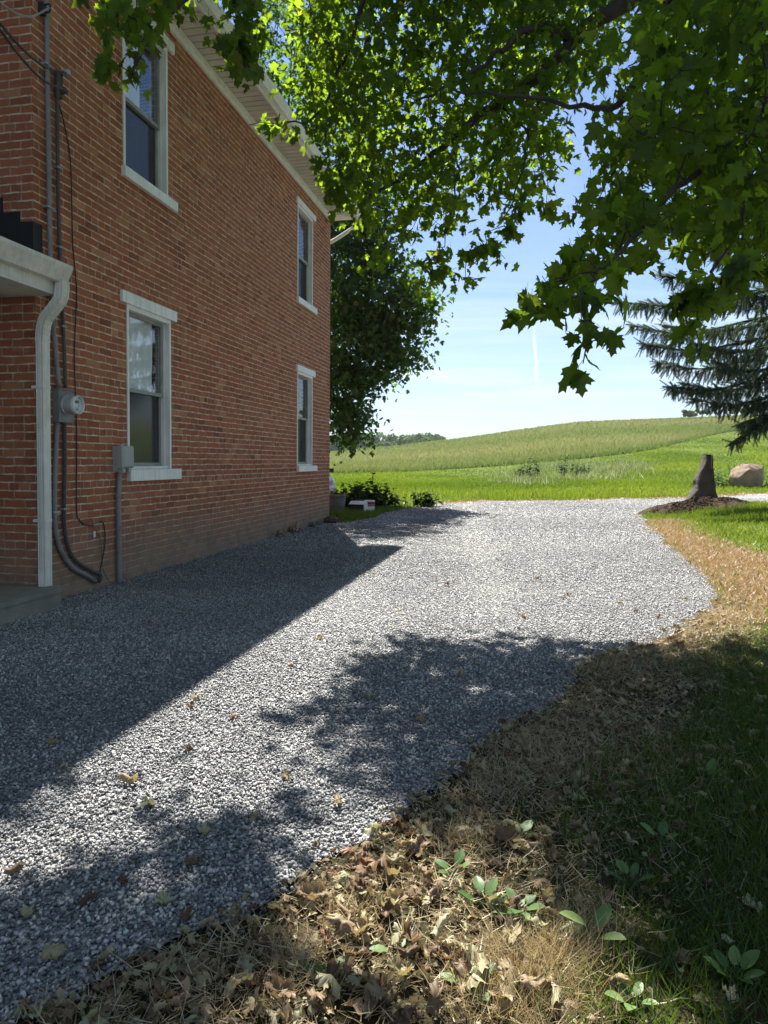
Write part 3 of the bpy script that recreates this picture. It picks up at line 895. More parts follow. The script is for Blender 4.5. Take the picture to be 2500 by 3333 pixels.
mb = MB(); mb.box(0.012, 0.015, -8.35, -8.32, 0.53, 0.59); mb.obj('tag', M_TRIM, st, off=base)
ins, base = hthing('insulator', 'weathered insulator bracket holding the cables on the upper brick wall', 'insulator', 0.0, -8.83, 4.6)
mb = MB(); mb.box(0.002, 0.05, -8.86, -8.8, 4.52, 4.75); mb.tube([(0.05, -8.83, 4.73), (0.11, -8.83, 4.73)], 0.02, 8); mb.tube([(0.05, -8.83, 4.58), (0.1, -8.83, 4.58)], 0.03, 10)
mb.obj('bracket', simple('weathered_wood', (0.1, 0.085, 0.06), (0.06, 0.055, 0.045), 12, 0.9), ins, off=base)
mb = MB(); mb.tube([(0.11, -8.83, 4.71), (0.11, -8.83, 4.75)], 0.035, 10); mb.obj('spool', M_GALV, ins, off=base)
ins2, base = hthing('wire_hook', 'small dark wire hook anchoring the top drop wire near the conduit', 'hook', 0.0, -9.04, 5.17)
mb = MB(); mb.box(0.002, 0.05, -9.06, -9.02, 5.12, 5.22); mb.tube(smooth_path([(0.05, -9.04, 5.2), (0.1, -9.04, 5.2), (0.1, -9.04, 5.14), (0.05, -9.04, 5.14)], 4), 0.008, 6); mb.obj('hook', M_CABLE, ins2, off=base)
def drop(label, a, pix, Y, r, mat):
    """a cable from the wall out to a pole beyond the frame"""
    A_, B_ = HL(*a), at(*pix, Y)
    mid = (A_ + B_) / 2 - np.array([0, 0, 0.08])
    t = thing('overhead_wire', label, 'wire', A_)
    P = smooth_path([A_, mid, B_, 2 * B_ - mid + np.array([0, 0, .15])], 6) - A_
    mb = MB(); mb.tube(P, r, 6); mb.obj('wire', mat, t, smooth=True)
drop('pale stranded drop wire running from the wire hook out past the house corner', (0.1, -9.04, 5.17), (0, 8), 4.6, 0.008, M_GALV)
drop('upper black service wire sagging from the insulator past the house corner', (0.11, -8.83, 4.73), (0, 75), 4.4, 0.009, M_CABLE)
drop('lower black service wire sagging from the insulator past the house corner', (0.1, -8.83, 4.58), (0, 95), 4.2, 0.009, M_CABLE)

# ------------------------------------------------------------------ leaf templates
half = [(0, 0), (.11, -.07), (.32, -.12), (.27, .0), (.45, .05), (.35, .14), (.46, .26), (.61, .42), (.43, .43), (.41, .56), (.26, .46), (.19, .52), (.18, .66), (.27, .78), (.13, .8), (.0, 1.0)]
def leaf_template(half, curl=0.12, fold=0.1):
    out = half + [(-x, y) for x, y in half[-2:0:-1]]
    V = [(0, 0.32, 0.0)]
    for x, y in out:
        r2 = x * x + (y - 0.3) ** 2
        V.append((x, y, -curl * r2 + fold * abs(x)))
    V = np.array(V)
    n = len(out)
    F = np.array([(0, 1 + i, 1 + (i + 1) % n) for i in range(n)])
    return V, F
LV, LF = leaf_template(half, 0.22, 0.12)
LV2, LF2 = leaf_template(half, 0.45, -0.05)
lowhalf = [(0, 0), (.32, -.12), (.3, .08), (.6, .42), (.24, .46), (.25, .76), (0, 1.0)]
SV, SF = leaf_template(lowhalf, 0.25, 0.1)
# petiole ribbon added to the detailed leaf
def with_petiole(V, F):
    k = len(V)
    P = np.array([(-.012, 0, 0), (.012, 0, 0), (.012, -.45, .10), (-.012, -.45, .10)])
    return np.vstack([V, P]), np.vstack([F, [(k, k + 1, k + 2), (k, k + 2, k + 3)]])
LV, LF = with_petiole(LV, LF)
LV2, LF2 = with_petiole(LV2, LF2)
def warp(V, seed):
    r_ = np.random.default_rng(seed)
    W_ = V.copy()
    W_[:, 0] *= 1 + 0.22 * np.sign(V[:, 0]) * r_.normal()
    W_[:, 0] += 0.12 * r_.normal() * V[:, 1] ** 2
    W_[:, 2] += 0.16 * r_.normal() * V[:, 1] ** 2 + 0.22 * r_.normal() * V[:, 0] * V[:, 1] + 0.07 * np.sin(V[:, 1] * 6 + r_.random() * 6)
    W_[:, :2] += r_.normal(0, 0.014, (len(V), 2))
    return W_
LEAFT = [(LV, LF), (LV2, LF2)] + [(warp(v, i + 5), f) for i, (v, f) in enumerate(((LV, LF), (LV2, LF2), (LV, LF), (LV2, LF2), (LV, LF)))]

M_MAPLE = foliage('maple_leaf', [(0.0, (0.022, 0.045, 0.012)), (0.5, (0.042, 0.08, 0.016)), (0.965, (0.06, 0.105, 0.018)), (0.99, (0.075, 0.10, 0.02)), (1.0, (0.085, 0.085, 0.02))], 5.2, 0.55, 0.007, 0.5, (1.18, 1.0, 0.24))
M_MAPLE2 = foliage('far_maple_leaf', [(0.0, (0.018, 0.042, 0.012)), (0.6, (0.035, 0.075, 0.018)), (1.0, (0.06, 0.1, 0.02))], 2.8, 0.45, 0.015, 0.5, (1.0, 1.0, 0.35))
M_BARK = simple('maple_bark', (0.055, 0.045, 0.036), (0.03, 0.025, 0.02), 9, 0.95, 0.8, 30)

L1 = [(-200, 2800), (0, 2780), (316, 2540), (814, 2110), (1206, 1795), (1300, 1770), (2700, 1760), (2700, 2060), (2150, 2110), (1900, 2100), (1780, 2060), (1650, 2070), (1560, 2110), (1400, 2090), (1290, 2055), (1150, 2120), (1110, 2210), (1000, 2260), (900, 2330), (780, 2390), (800, 2480), (930, 2560), (900, 2680), (720, 2700), (620, 2690), (450, 2750), (200, 2840), (0, 2920), (-200, 2990)]
L2 = [(1060, 2640), (1330, 2600), (1240, 2720), (1420, 2800), (1650, 2880), (1780, 2980), (1900, 3050), (1800, 3120), (2050, 3180), (2300, 3333), (2300, 3600), (900, 3600), (880, 3250), (830, 3100), (870, 2950), (880, 2830), (1000, 2760)]
def keep_leaf(P, prob=0.94):
    """the crown is open where the sun comes through to the drive and the litter"""
    g = P - SUNV[None] * (P[:, 2] / SUNV[2])[:, None] - CC
    k = g @ CF
    q = np.column_stack([CX + FPX * (g @ CR) / np.maximum(k, 0.01), CY - FPX * (g @ CU) / np.maximum(k, 0.01)])
    bad = (k > 0.2) & (in_poly(q, L1) | in_poly(q, L2)) & (rng.random(len(P)) < prob)
    return ~bad

def spray_leaves(C, per, spread, size, down=0.75, lit=0.7, templates=None, zsq=0.6, openings=True):
    """leaves around each spray centre C (n,3); per-centre count"""
    templates = templates or LEAFT
    n = len(C) * per
    P = np.repeat(C, per, 0) + rng.normal(0, 1, (n, 3)) * np.array([spread, spread, spread * zsq])
    if openings:
        P = P[keep_leaf(P)]; n = len(P)
    tip = rng.normal(0, 0.55, (n, 3)); tip[:, 2] -= down
    nr = rng.normal(0, 0.6, (n, 3)); nr[:, 2] += lit
    s = size * (0.5 + 0.72 * rng.random(n))
    rn = rng.random(n)
    out = []
    k = len(templates)
    for i, (tv, tf) in enumerate(templates):
        sl_ = slice(i, None, k)
        out.append(instances(tv, tf, P[sl_], frames(tip[sl_], nr[sl_], s[sl_]), rn[sl_]))
    return out

def twigs(nodes, C, r0=0.006, r1=0.0025, jit=0.05, maxn=None):
    """join each spray to the nearest node already joined; returns (V,F,rnd) of thin 3-sided tubes"""
    order = np.argsort(((C[:, None] - nodes[None]) ** 2).sum(2).min(1))
    pool = np.vstack([nodes, C[order]])
    k = len(nodes)
    Vs, Fs, o = [], [], 0
    for i, idx in enumerate(order):
        c = C[idx]
        cand = pool[:k + i]
        j = np.argmin(((cand - c) ** 2).sum(1))
        a = cand[j]
        L = np.linalg.norm(c - a)
        if L < 0.02: continue
        mid = (a + c) / 2 + rng.normal(0, 1, 3) * jit * L + np.array([0, 0, 0.1 * L])
        v, f = tube_arrays(np.array([a, mid, c]), [r0, (r0 + r1) / 2, r1], 3, False)
        Vs.append(v); Fs.append(np.array(f) + o); o += len(v)
    V = np.concatenate(Vs)
    return V, np.concatenate(Fs)

# ------------------------------------------------------------------ the big maple over the drive
maple = thing('maple_tree', 'large maple with low boughs of lobed leaves hanging over the driveway', 'tree', (4.9, 6.6, 0))
MO = np.array([4.9, 6.6, 0])
limbs = []
def limb(pts, r0, r1, sub=5):
    P = smooth_path(pts, sub)
    P = P + rng.normal(0, 1, P.shape) * 0.012
    limbs.append((P, np.linspace(r0, r1, len(P))))
    return P
trunk = limb([(4.9, 6.6, -0.1), (4.92, 6.6, 1.2), (4.85, 6.65, 2.8), (4.8, 6.7, 4.4), (4.75, 6.8, 7), (4.6, 7.1, 10), (4.5, 7.3, 13)], 0.34, 0.05)
A = at
limb([(4.82, 6.68, 4.0), (4.2, 6.6, 5.3), A(2300, -150, 6.6), A(2050, 0, 6.8), A(1890, 110, 7.0), A(1790, 220, 7.0), A(1620, 340, 7.2), A(1470, 450, 7.4), A(1330, 560, 7.6), A(1200, 640, 7.8)], 0.12, 0.012)
limb([A(1880, 115, 7.0), A(1800, 105, 6.9), A(1760, 88, 6.9), A(1700, 105, 6.8), A(1620, 170, 6.8), A(1500, 260, 6.9), A(1350, 330, 7.0)], 0.055, 0.01)
limb([(4.8, 6.7, 4.6), (4.0, 6.2, 6.2), A(2230, -120, 5.8), A(2180, 0, 5.8), A(2130, 130, 5.7), A(2090, 230, 5.6), A(2050, 300, 5.5), A(1980, 345, 5.5), A(1850, 335, 5.6), A(1650, 310, 5.8), A(1480, 300, 6.2)], 0.06, 0.008)
limb([(4.85, 6.65, 2.9), (4.2, 5.6, 3.7), A(2600, 300, 4.6), A(2400, 450, 4.1), A(2200, 620, 3.8), A(2060, 780, 3.5), A(1960, 880, 3.3), A(1900, 930, 3.2)], 0.032, 0.003)
limb([A(2400, 450, 4.05), A(2420, 650, 3.8), A(2340, 850, 3.6), A(2260, 980, 3.5)], 0.014, 0.005)
limb([A(1790, 220, 7.0), A(1720, 420, 6.9), A(1700, 560, 6.8), A(1640, 720, 6.8)], 0.018, 0.005)
limb([A(1470, 450, 7.4), A(1480, 620, 7.2), A(1440, 800, 7.0)], 0.014, 0.004)
limb([A(1620, 340, 7.2), A(1750, 460, 7.4), A(1830, 560, 7.5)], 0.014, 0.004)
limb([(4.75, 6.8, 6.8), (3.0, 6.9, 8.0), (1.0, 6.8, 7.9), (-0.4, 6.4, 7.0), A(800, -180, 5.8), A(660, -60, 5.1), A(560, 30, 4.8), A(470, 160, 4.5), A(430, 240, 4.4)], 0.09, 0.006)
limb([A(800, -180, 5.8), A(830, 0, 5.5), A(800, 160, 5.2), A(790, 250, 5.1)], 0.014, 0.004)
limb([(1.0, 6.8, 7.9), (0.2, 7.2, 7.1), A(1180, 0, 7.2), A(1120, 200, 7.1), A(1020, 380, 7.0), A(860, 410, 6.8)], 0.035, 0.005)
# high limbs that carry the crown above the picture
for tgt in ((2.5, 10.5, 10.5), (0.5, 10.8, 10.2), (3.8, 11.5, 11), (-0.8, 10, 9.6), (6.5, 9.5, 11.5), (1.5, 8.6, 9.4), (7.5, 6.5, 10), (5.5, 4, 10), (3.0, 8.2, 11.5), (2.2, 6.5, 9.5)):
    zb = 5.5 + random.random() * 3.5
    limb([(4.78, 6.8, zb), ((4.78 + tgt[0]) / 2, (6.8 + tgt[1]) / 2, (zb + tgt[2]) / 2 + 0.9), tgt], 0.08, 0.015, 8)
mb = MB()
for P, rr in limbs[:1]:
    mb.tube(P, rr, 14)
mb.obj('trunk', M_BARK, maple, smooth=True, off=MO)
nodes = np.concatenate([P[3:] if i == 0 else P for i, (P, _) in enumerate(limbs)])

LEAFP, CENT = [], []
def spray_region(poly, dmin, dmax, n, per, spread, size, power=1.0, **kw):
    q = sample_poly(poly, n)
    dep = dmin + (dmax - dmin) * rng.random(n) ** power
    C = np.array([at(x, y, d_) for (x, y), d_ in zip(q, dep)])
    CENT.append(C)
    LEAFP.extend(spray_leaves(C, per, spread, size, **kw))
# sprays at the upper left, over the upper window
spray_region([(330, -150), (560, -150), (560, 40), (490, 140), (440, 190), (420, 150), (380, 160), (350, 110), (330, 40)], 4.2, 4.8, 24, 6, 0.09, 0.115)
spray_region([(425, 200), (465, 215), (470, 255), (435, 255)], 4.3, 4.5, 2, 4, 0.06, 0.115)
spray_region([(300, 190), (380, 190), (350, 210)], 4.3, 4.5, 3, 3, 0.05, 0.115)
spray_region([(480, -200), (960, -200), (930, 10), (800, 50), (660, 60), (580, 40)], 5.8, 7.2, 60, 7, 0.12, 0.11)
spray_region([(760, -50), (840, -50), (850, 110), (830, 200), (810, 240), (780, 230), (755, 120)], 4.9, 5.4, 20, 7, 0.075, 0.115)
# main lit mass
CPOLY = [(990, -250), (2000, -250), (2010, 0), (1930, 220), (1830, 420), (1790, 560), (1800, 620), (1760, 650), (1640, 650), (1560, 690), (1500, 720), (1440, 770), (1370, 800), (1290, 770), (1230, 800), (1190, 780), (1150, 720), (1120, 650), (1130, 560), (1100, 470), (1040, 430), (990, 380), (960, 330), (950, 250), (960, 150)]
spray_region(CPOLY, 6.6, 8.8, 860, 8, 0.15, 0.102)
spray_region([(1250, -250), (2060, -250), (2060, 30), (1960, 180), (1800, 330), (1450, 330), (1250, 150)], 7.4, 9.6, 170, 8, 0.17, 0.112)
spray_region([(1020, 480), (1120, 560), (1130, 700), (1080, 640), (1060, 560)], 6.6, 7.4, 18, 6, 0.08, 0.11)
spray_region([(800, 405), (880, 390), (970, 440), (900, 440), (840, 425)], 6.5, 7.0, 8, 4, 0.05, 0.105)
for cx_, cy_, dd_, nn_ in ((1400, 870, 6.8, 6), (1440, 850, 6.8, 4), (1590, 800, 6.4, 6), (1650, 770, 6.4, 4), (1530, 850, 6.3, 3), (1525, 890, 6.3, 2), (1240, 850, 6.9, 3), (1385, 920, 6.6, 2), (1640, 820, 6.3, 2), (1700, 690, 7.0, 4), (1780, 670, 7.0, 4)):
    C = at(cx_, cy_, dd_)[None] + rng.normal(0, 0.05, (nn_, 3)); CENT.append(C)
    LEAFP.extend(spray_leaves(C, 4, 0.06, 0.11))
# near dark bough on the other side
DPOLY = [(2130, -250), (2700, -250), (2700, 860), (2520, 870), (2440, 830), (2330, 900), (2250, 850), (2180, 830), (2110, 810), (2020, 860), (1950, 890), (1870, 930), (1800, 930), (1840, 860), (1880, 800), (1870, 740), (1940, 680), (1960, 560), (1965, 460), (2060, 300)]
spray_region(DPOLY, 3.4, 5.0, 270, 6, 0.11, 0.108)
spray_region([(1960, 300), (2300, -200), (2650, -200), (2650, 700), (2010, 700)], 4.8, 6.8, 220, 8, 0.15, 0.108)
for cx_, cy_, dd_, nn_, k_ in ((1730, 1000, 3.2, 3, 3), (1830, 920, 3.3, 3, 3), (1870, 840, 3.4, 4, 3), (1780, 970, 3.2, 3, 3), (1840, 990, 3.1, 2, 3), (1900, 960, 3.1, 2, 2), (1890, 1070, 3.0, 2, 3), (1960, 990, 3.1, 2, 2), (1950, 1090, 2.95, 1, 3), (1915, 1130, 2.95, 1, 3), (2010, 900, 3.3, 3, 3), (2270, 960, 3.5, 4, 3), (2230, 940, 3.5, 2, 3), (2340, 960, 3.5, 3, 3), (2370, 880, 3.4, 4, 3), (2250, 1090, 3.5, 2, 2), (2200, 1050, 3.5, 1, 3), (2460, 880, 3.4, 3, 3)):
    C = at(cx_, cy_, dd_)[None] + rng.normal(0, 0.03, (nn_, 3)); CENT.append(C)
    LEAFP.extend(spray_leaves(C, k_, 0.045, 0.12, down=1.0, openings=False))
# upper crown: full size of the tree above and behind the picture; unseen sprays placed along sun rays to shade drive and boughs
def shade(poly, n, hmin, hmax, per=9, spread=0.2, size=0.135):
    q = sample_poly(poly, n)
    g = np.array([gnd(x, y) for x, y in q])
    h_ = hmin + (hmax - hmin) * rng.random(n)
    C = g + SUNV[None] * (h_ / SUNV[2])[:, None]
    CENT.append(C)
    LEAFP.extend(spray_leaves(C, per, spread, size, down=0.35, lit=1.0, templates=((SV, SF),)))
shade([(1900, 2150), (2050, 2180), (2250, 2140), (2550, 2230), (2550, 3000), (2150, 3040), (1980, 2930), (1850, 2860), (1700, 2760), (1500, 2720), (1330, 2700), (1290, 2640), (1450, 2500), (1700, 2330)], 100, 8.6, 10.5, 10, 0.16)
shade([(0, 2980), (200, 2880), (450, 2790), (620, 2750), (740, 2730), (800, 2780), (760, 2880), (680, 3010), (760, 3130), (760, 3400), (-400, 3600), (-500, 3000)], 55, 8.2, 10.0, 9, 0.13)
def shade_g(poly, n, hmin, hmax, per=10, spread=0.2, size=0.135):
    g = np.column_stack([sample_poly(poly, n), np.zeros(n)])
    h_ = hmin + (hmax - hmin) * rng.random(n)
    C = g + SUNV[None] * (h_ / SUNV[2])[:, None]
    CENT.append(C)
    LEAFP.extend(spray_leaves(C, per, spread, size, down=0.35, lit=1.0, templates=((SV, SF),)))
shade_g([(0.8, 0.7), (0.85, 1.5), (1.1, 1.8), (0.9, 2.3), (2.9, 3.4), (3.4, 0.4)], 110, 8.0, 10.5)
shade_g([(1.2, 0.4), (1.3, 2.4), (1.8, 3.2), (3.4, 3.6), (3.8, 0.2)], 130, 6.5, 9.5)
shade_g([(0.82, 1.1), (1.8, 1.1), (1.9, 2.5), (1.05, 2.25)], 75, 6.3, 9.0)
# rest of the crown, out of view, enlarged to block sky light
n = 1250
th, ph = rng.random(n) * 2 * math.pi, np.arccos(rng.random(n) * 1.5 - 0.5)
rad = 0.72 + 0.3 * rng.random(n)
rad = 0.6 + 0.4 * rng.random(n) ** 0.7
C = np.column_stack([3.9 + 6.2 * rad * np.sin(ph) * np.cos(th), 5.0 + 7.2 * rad * np.sin(ph) * np.sin(th), 9.4 + 4.6 * rad * np.cos(ph)])
C = C[((C - CORNER) @ NN > 1.1) & (C[:, 2] > 3.4)]
v = C - CC; kz = v @ CF
ppx, ppy = CX + FPX * (v @ CR) / kz, CY - FPX * (v @ CU) / kz
vis = (kz > 0) & (ppx > -50) & (ppx < 2550) & (ppy > -60)
g = C - SUNV[None] * (C[:, 2] / SUNV[2])[:, None] - CC; gk = g @ CF
gx, gy = CX + FPX * (g @ CR) / gk, CY - FPX * (g @ CU) / gk
litzone = (gk > 0) & (gx > 300) & (gx < 1950) & (gy > 1650) & (gy < 2800)
C = C[~vis & ~litzone]
CENT.append(C)
LEAFP.extend(spray_leaves(C, 11, 0.26, 0.135, down=0.35, lit=1.0, templates=((SV, SF),)))
V, F, Rn = merge(LEAFP)
build('crown', V - MO, F, M_MAPLE, maple, rnd=Rn)
C = np.concatenate(CENT)
tv, tf = twigs(nodes, C)
lv, lf, o = [tv], [tf], len(tv)
for P, rr in limbs[1:]:
    v, f = tube_arrays(P, rr, 8, False)
    lv.append(v); lf.append(np.array(f) + o); o += len(v)
build('limb', np.concatenate(lv) - MO, np.concatenate(lf), M_BARK, maple, smooth=True)

# ------------------------------------------------------------------ maple behind the house
BT = np.array([-3.6, 25.0, 0])
bt = thing('maple_tree', 'dense dark maple standing behind the far corner of the brick house', 'tree', BT)
mb = MB(); mb.tube(smooth_path([(0, 0, -0.1), (0.05, 0, 2), (0, 0.1, 5), (0.2, 0, 9), (0.1, 0, 13)], 4), np.linspace(0.32, 0.05, 17), 12)
mb.obj('trunk', M_BARK, bt, smooth=True)
cents = []
def blob(px_, py_, Y, rx, rz, n):
    c = at(px_, py_, Y)
    q = rng.normal(0, 1, (n, 3)); q = norm(q) * (0.55 + 0.45 * rng.random((n, 1)) ** 0.5)
    cents.append(c + q * np.array([rx, rx, rz]))
for b in ((1120, 880, 22.5, 1.6, 1.5, 90), (1230, 960, 22, 1.4, 1.3, 80), (1320, 1010, 21.5, 0.85, 0.7, 45), (1290, 1120, 21.5, 0.9, 0.8, 45), (1150, 1120, 22, 1.3, 1.2, 80), (1200, 1180, 21.5, 1.0, 0.75, 45), (1110, 1270, 21.5, 0.9, 0.9, 50), (1135, 1380, 21.2, 0.45, 0.55, 22), (1130, 1420, 21.2, 0.22, 0.3, 8), (1110, 720, 22.5, 1.4, 1.2, 70), (1200, 800, 22, 0.9, 0.9, 35), (1000, 300, 23.5, 2.0, 1.6, 90), (930, 150, 24, 2.0, 1.5, 70), (1080, 480, 23.5, 1.7, 1.5, 70), (1180, 620, 23, 1.1, 1.0, 40)):
    blob(*b)
# the side hidden by the house
n = 330
q = norm(rng.normal(0, 1, (n, 3))) * (0.7 + 0.3 * rng.random((n, 1)))
q = BT + np.array([-1.0, 1.2, 8.2]) + q * np.array([4.2, 3.6, 5.6])
cents.append(q)
C = np.concatenate(cents)
P_ = spray_leaves(C, 26, 0.3, 0.15, down=0.6, lit=0.7, templates=((SV, SF),), zsq=0.8, openings=False)
V, F, Rn = merge(P_)
build('crown', V - BT, F, M_MAPLE2, bt, rnd=Rn)
bn_ = [np.array([(0, 0, z) for z in np.arange(2.2, 12, 0.8)]) + BT]
lv, lf, o = [], [], 0
for tgt in (at(1250, 960, 21.5), at(1330, 1000, 21.3), at(1180, 1180, 21.3), at(1130, 1390, 21.2), at(1120, 750, 22), at(1000, 350, 23.5), at(950, 180, 24), BT + np.array([-4, 2, 8]), BT + np.array([-2, 4, 9])):
    zb = max(2.4, tgt[2] * 0.62)
    P = smooth_path([BT + np.array([0, 0, zb]), (BT + np.array([0, 0, zb]) + tgt) / 2 + np.array([0, 0, 0.5]), tgt], 6)
    v, f = tube_arrays(P, np.linspace(0.1, 0.015, len(P)), 6, False)
    lv.append(v); lf.append(np.array(f) + o); o += len(v); bn_.append(P)
tv, tf = twigs(np.concatenate(bn_), C, 0.016, 0.006)
lv.append(tv); lf.append(tf + o)
build('limb', np.concatenate(lv) - BT, np.concatenate(lf), M_BARK, bt, smooth=True)

# ------------------------------------------------------------------ spruce
SP = np.array([13.6, 20.6, 0])
spr = thing('spruce_tree', 'tall spruce with drooping needled branches beyond the near maple', 'tree', SP)
mb = MB(); mb.tube([(0, 0, -0.1), (0, 0, 4), (0.05, 0, 9), (0, 0, 17)], [0.3, 0.26, 0.17, 0.02], 12); mb.obj('trunk', M_BARK, spr, smooth=True)
M_NEEDLE = foliage('spruce_needle', [(0.0, (0.035, 0.058, 0.036)), (0.6, (0.065, 0.1, 0.062)), (1.0, (0.13, 0.17, 0.105))], 1.6, 0.3, 0.03, 0.5, (0.9, 1.0, 0.6))
# branchlet template: needles round a unit axis along +y
nv, nf = [], []
for i in range(72):
    t = i / 72
    a = i * 2.4
    dirv = np.array([math.cos(a), 0.75, math.sin(a)])
    L = 0.17 * (1 - 0.45 * t)
    b0 = np.array([0, t, 0])
    w_ = np.array([-math.sin(a), 0, math.cos(a)]) * 0.024
    k = len(nv)
    nv += [b0 - w_, b0 + w_, b0 + dirv * L]
    nf.append((k, k + 1, k + 2))
nv, nf = np.array(nv), np.array(nf)
bp, bd, bs, bl = [], [], [], []
limbsV, limbsF, o = [], [], 0
def spruce_branch(z0, tip, sagg, dens_=1.0):
    global o
    b = SP + np.array([0, 0, z0]); tip = np.array(tip, float)
    L = np.linalg.norm(tip - b)
    ctrl = [b, b + (tip - b) * 0.35 + np.array([0, 0, 0.05 * L]), b + (tip - b) * 0.75 - np.array([0, 0, sagg * L]), tip]
    P = smooth_path(ctrl, 8)
    v, f = tube_arrays(P, np.linspace(0.05, 0.008, len(P)), 5, False)
    limbsV.append(v); limbsF.append(np.array(f) + o); o += len(v)
    n = int(L * 44 * dens_)
    for t in rng.random(n) * 0.86 + 0.14:
        x = t * (len(P) - 1); i = min(int(x), len(P) - 2); p = P[i] + (P[i + 1] - P[i]) * (x - i)
        dv = norm((P[i + 1] - P[i])[None])[0]
        sd = norm(np.cross(dv, [0, 0, 1.0])[None])[0] * random.choice((-1, 1))
        hang = random.random() < 0.6
        ln = (0.18 + 0.5 * random.random() ** 1.5) * (1.12 - 0.55 * t)
        if hang:
            dr = dv * (0.3 + rng.normal(0, 0.25)) + sd * rng.normal(0, 0.5) + np.array([0, 0, -1.0])
            p = p + sd * rng.random() * 0.7 * (1.1 - t) + dv * 0.05 - np.array([0, 0, 0.25 * rng.random() * (1.2 - t)])
        else:
            dr = dv * 0.9 + sd * rng.random() * 1.1 + np.array([0, 0, rng.normal(-0.1, 0.3)])
        bp.append(p); bd.append(dr); bs.append(ln)
    for t in np.linspace(0.3, 1.0, int(L * 3.2)):   # needles on the branch itself
        x = t * (len(P) - 1.001); i = int(x)
        bp.append(P[i]); bd.append(P[i + 1] - P[i]); bs.append(0.4)
    bp.append(P[-1]); bd.append(P[-1] - P[-2] + np.array([0, 0, 0.1])); bs.append(0.35)
for z0, tp, sg in ((5.6, A(2015, 985, 19.5), 0.0), (5.2, A(2060, 1060, 20.5), 0.03), (4.6, A(2095, 1120, 20), 0.02), (4.2, A(2140, 1180, 20.8), 0.03), (3.8, A(2180, 1260, 19.3), 0.02), (3.5, A(2230, 1250, 20.5), 0.03), (3.2, A(2260, 1300, 19.6), 0.03), (4.3, A(2385, 1440, 19.6), 0.0), (4.0, A(2430, 1400, 20.2), 0.0), (4.1, A(2440, 1330, 19.9), 0.0), (3.7, A(2410, 1380, 19.8), 0.0), (5.0, A(2170, 1060, 21.5), 0.02), (4.4, A(2260, 1120, 18.8), 0.02),
                   (6.8, A(2160, 900, 20.5), 0.02), (7.6, A(2220, 780, 20), 0.02), (8.4, A(2260, 700, 21), 0.02), (6.2, A(2230, 960, 19), 0.02), (9.2, A(2300, 600, 20.5), 0.02), (3.9, A(2330, 1180, 19.2), 0.03), (7.0, A(2330, 840, 18.6), 0.02)):
    spruce_branch(z0, tp, sg, 1.8)
for z0 in np.arange(2.2, 16.4, 0.55):
    L = 5.8 * (1 - z0 / 17.5) + 0.4
    for k in range(6):
        a_ = random.random() * 2 * math.pi
        if math.cos(a_) < -0.15 and z0 < 6.5: continue
        if math.cos(a_) < -0.55 and z0 < 9 and math.sin(a_) < 0.6: continue
        spruce_branch(z0, SP + np.array([L * math.cos(a_), L * math.sin(a_), z0 - 0.16 * L]), 0.03, 0.28)
bp, bd, bs = np.array(bp), np.array(bd), np.array(bs)
nn_ = rng.normal(0, 1, bp.shape)
M = frames(bd, nn_, bs)
M[:, :, 0] = M[:, :, 0] / bs[:, None] * np.minimum(bs, 0.5)[:, None]
M[:, :, 2] = M[:, :, 2] / bs[:, None] * np.minimum(bs, 0.5)[:, None]
V, F, Rn = instances(nv, nf, bp, M, rng.random(len(bp)))
build('needles', V - SP, F, M_NEEDLE, spr, rnd=Rn)
build('limb', np.concatenate(limbsV) - SP, np.concatenate(limbsF), M_BARK, spr, smooth=True)

# ------------------------------------------------------------------ far trees
M_FARTREE = foliage('far_tree_leaf', [(0.0, (0.04, 0.085, 0.03)), (0.5, (0.07, 0.125, 0.04)), (1.0, (0.11, 0.17, 0.05))], 1.4, 0.35, 0.02, 0.5, (1, 1, 0.5))
quadV = np.array([(-.5, -.35, 0), (.5, -.4, .1), (.45, .4, 0), (-.4, .45, .1)]); quadF = np.array([(0, 1, 2), (0, 2, 3)])
def leaf_cloud(C, R, n, size, squash=0.85):
    q = norm(rng.normal(0, 1, (n, 3))) * (0.6 + 0.4 * rng.random((n, 1)))
    P = C + q * np.array([R, R, R * squash])
    s = size * (0.6 + 0.8 * rng.random(n))
    return instances(quadV, quadF, P, frames(rng.normal(0, 1, (n, 3)), q + rng.normal(0, 0.5, (n, 3)), s), rng.random(n))
parts = []
tl = []
for x in np.arange(860, 1462, 13):
    Yd = 300 + rng.random() * 70
    topy = np.interp(x, [860, 1075, 1150, 1230, 1300, 1420, 1500, 1560], [1398, 1404, 1402, 1407, 1410, 1408, 1412, 1420]) + rng.normal(0, 3)
    top = at(x, topy, Yd)
    base_z = float(terr(top[0], Yd))
    R0 = 3.0 + 2.2 * rng.random()
    hgt = top[2] - base_z
    tone = rng.random() * 0.6
    for k in range(7):
        c = np.array([top[0] + rng.normal(0, R0 * 0.45), Yd + rng.normal(0, 2), top[2] - R0 * 0.6 - rng.random() * max(hgt - R0, 1) * 0.75])
        v, f, r_ = leaf_cloud(c, R0 * (0.5 + 0.4 * rng.random()), 130, 1.15)
        parts.append((v, f, np.clip(tone + 0.4 * r_, 0, 1)))
V, F, Rn = merge(parts)
tag(build('treeline', V, F, M_FARTREE, rnd=Rn), 'hazy line of far green woods behind the crest of the hay field', 'trees', kind='stuff')
M_PALE = foliage('ridge_tree_leaf', [(0.0, (0.07, 0.11, 0.03)), (1.0, (0.13, 0.18, 0.04))], 1.6, 0.4, 0.02, 0.5, (1, 1, 0.4))
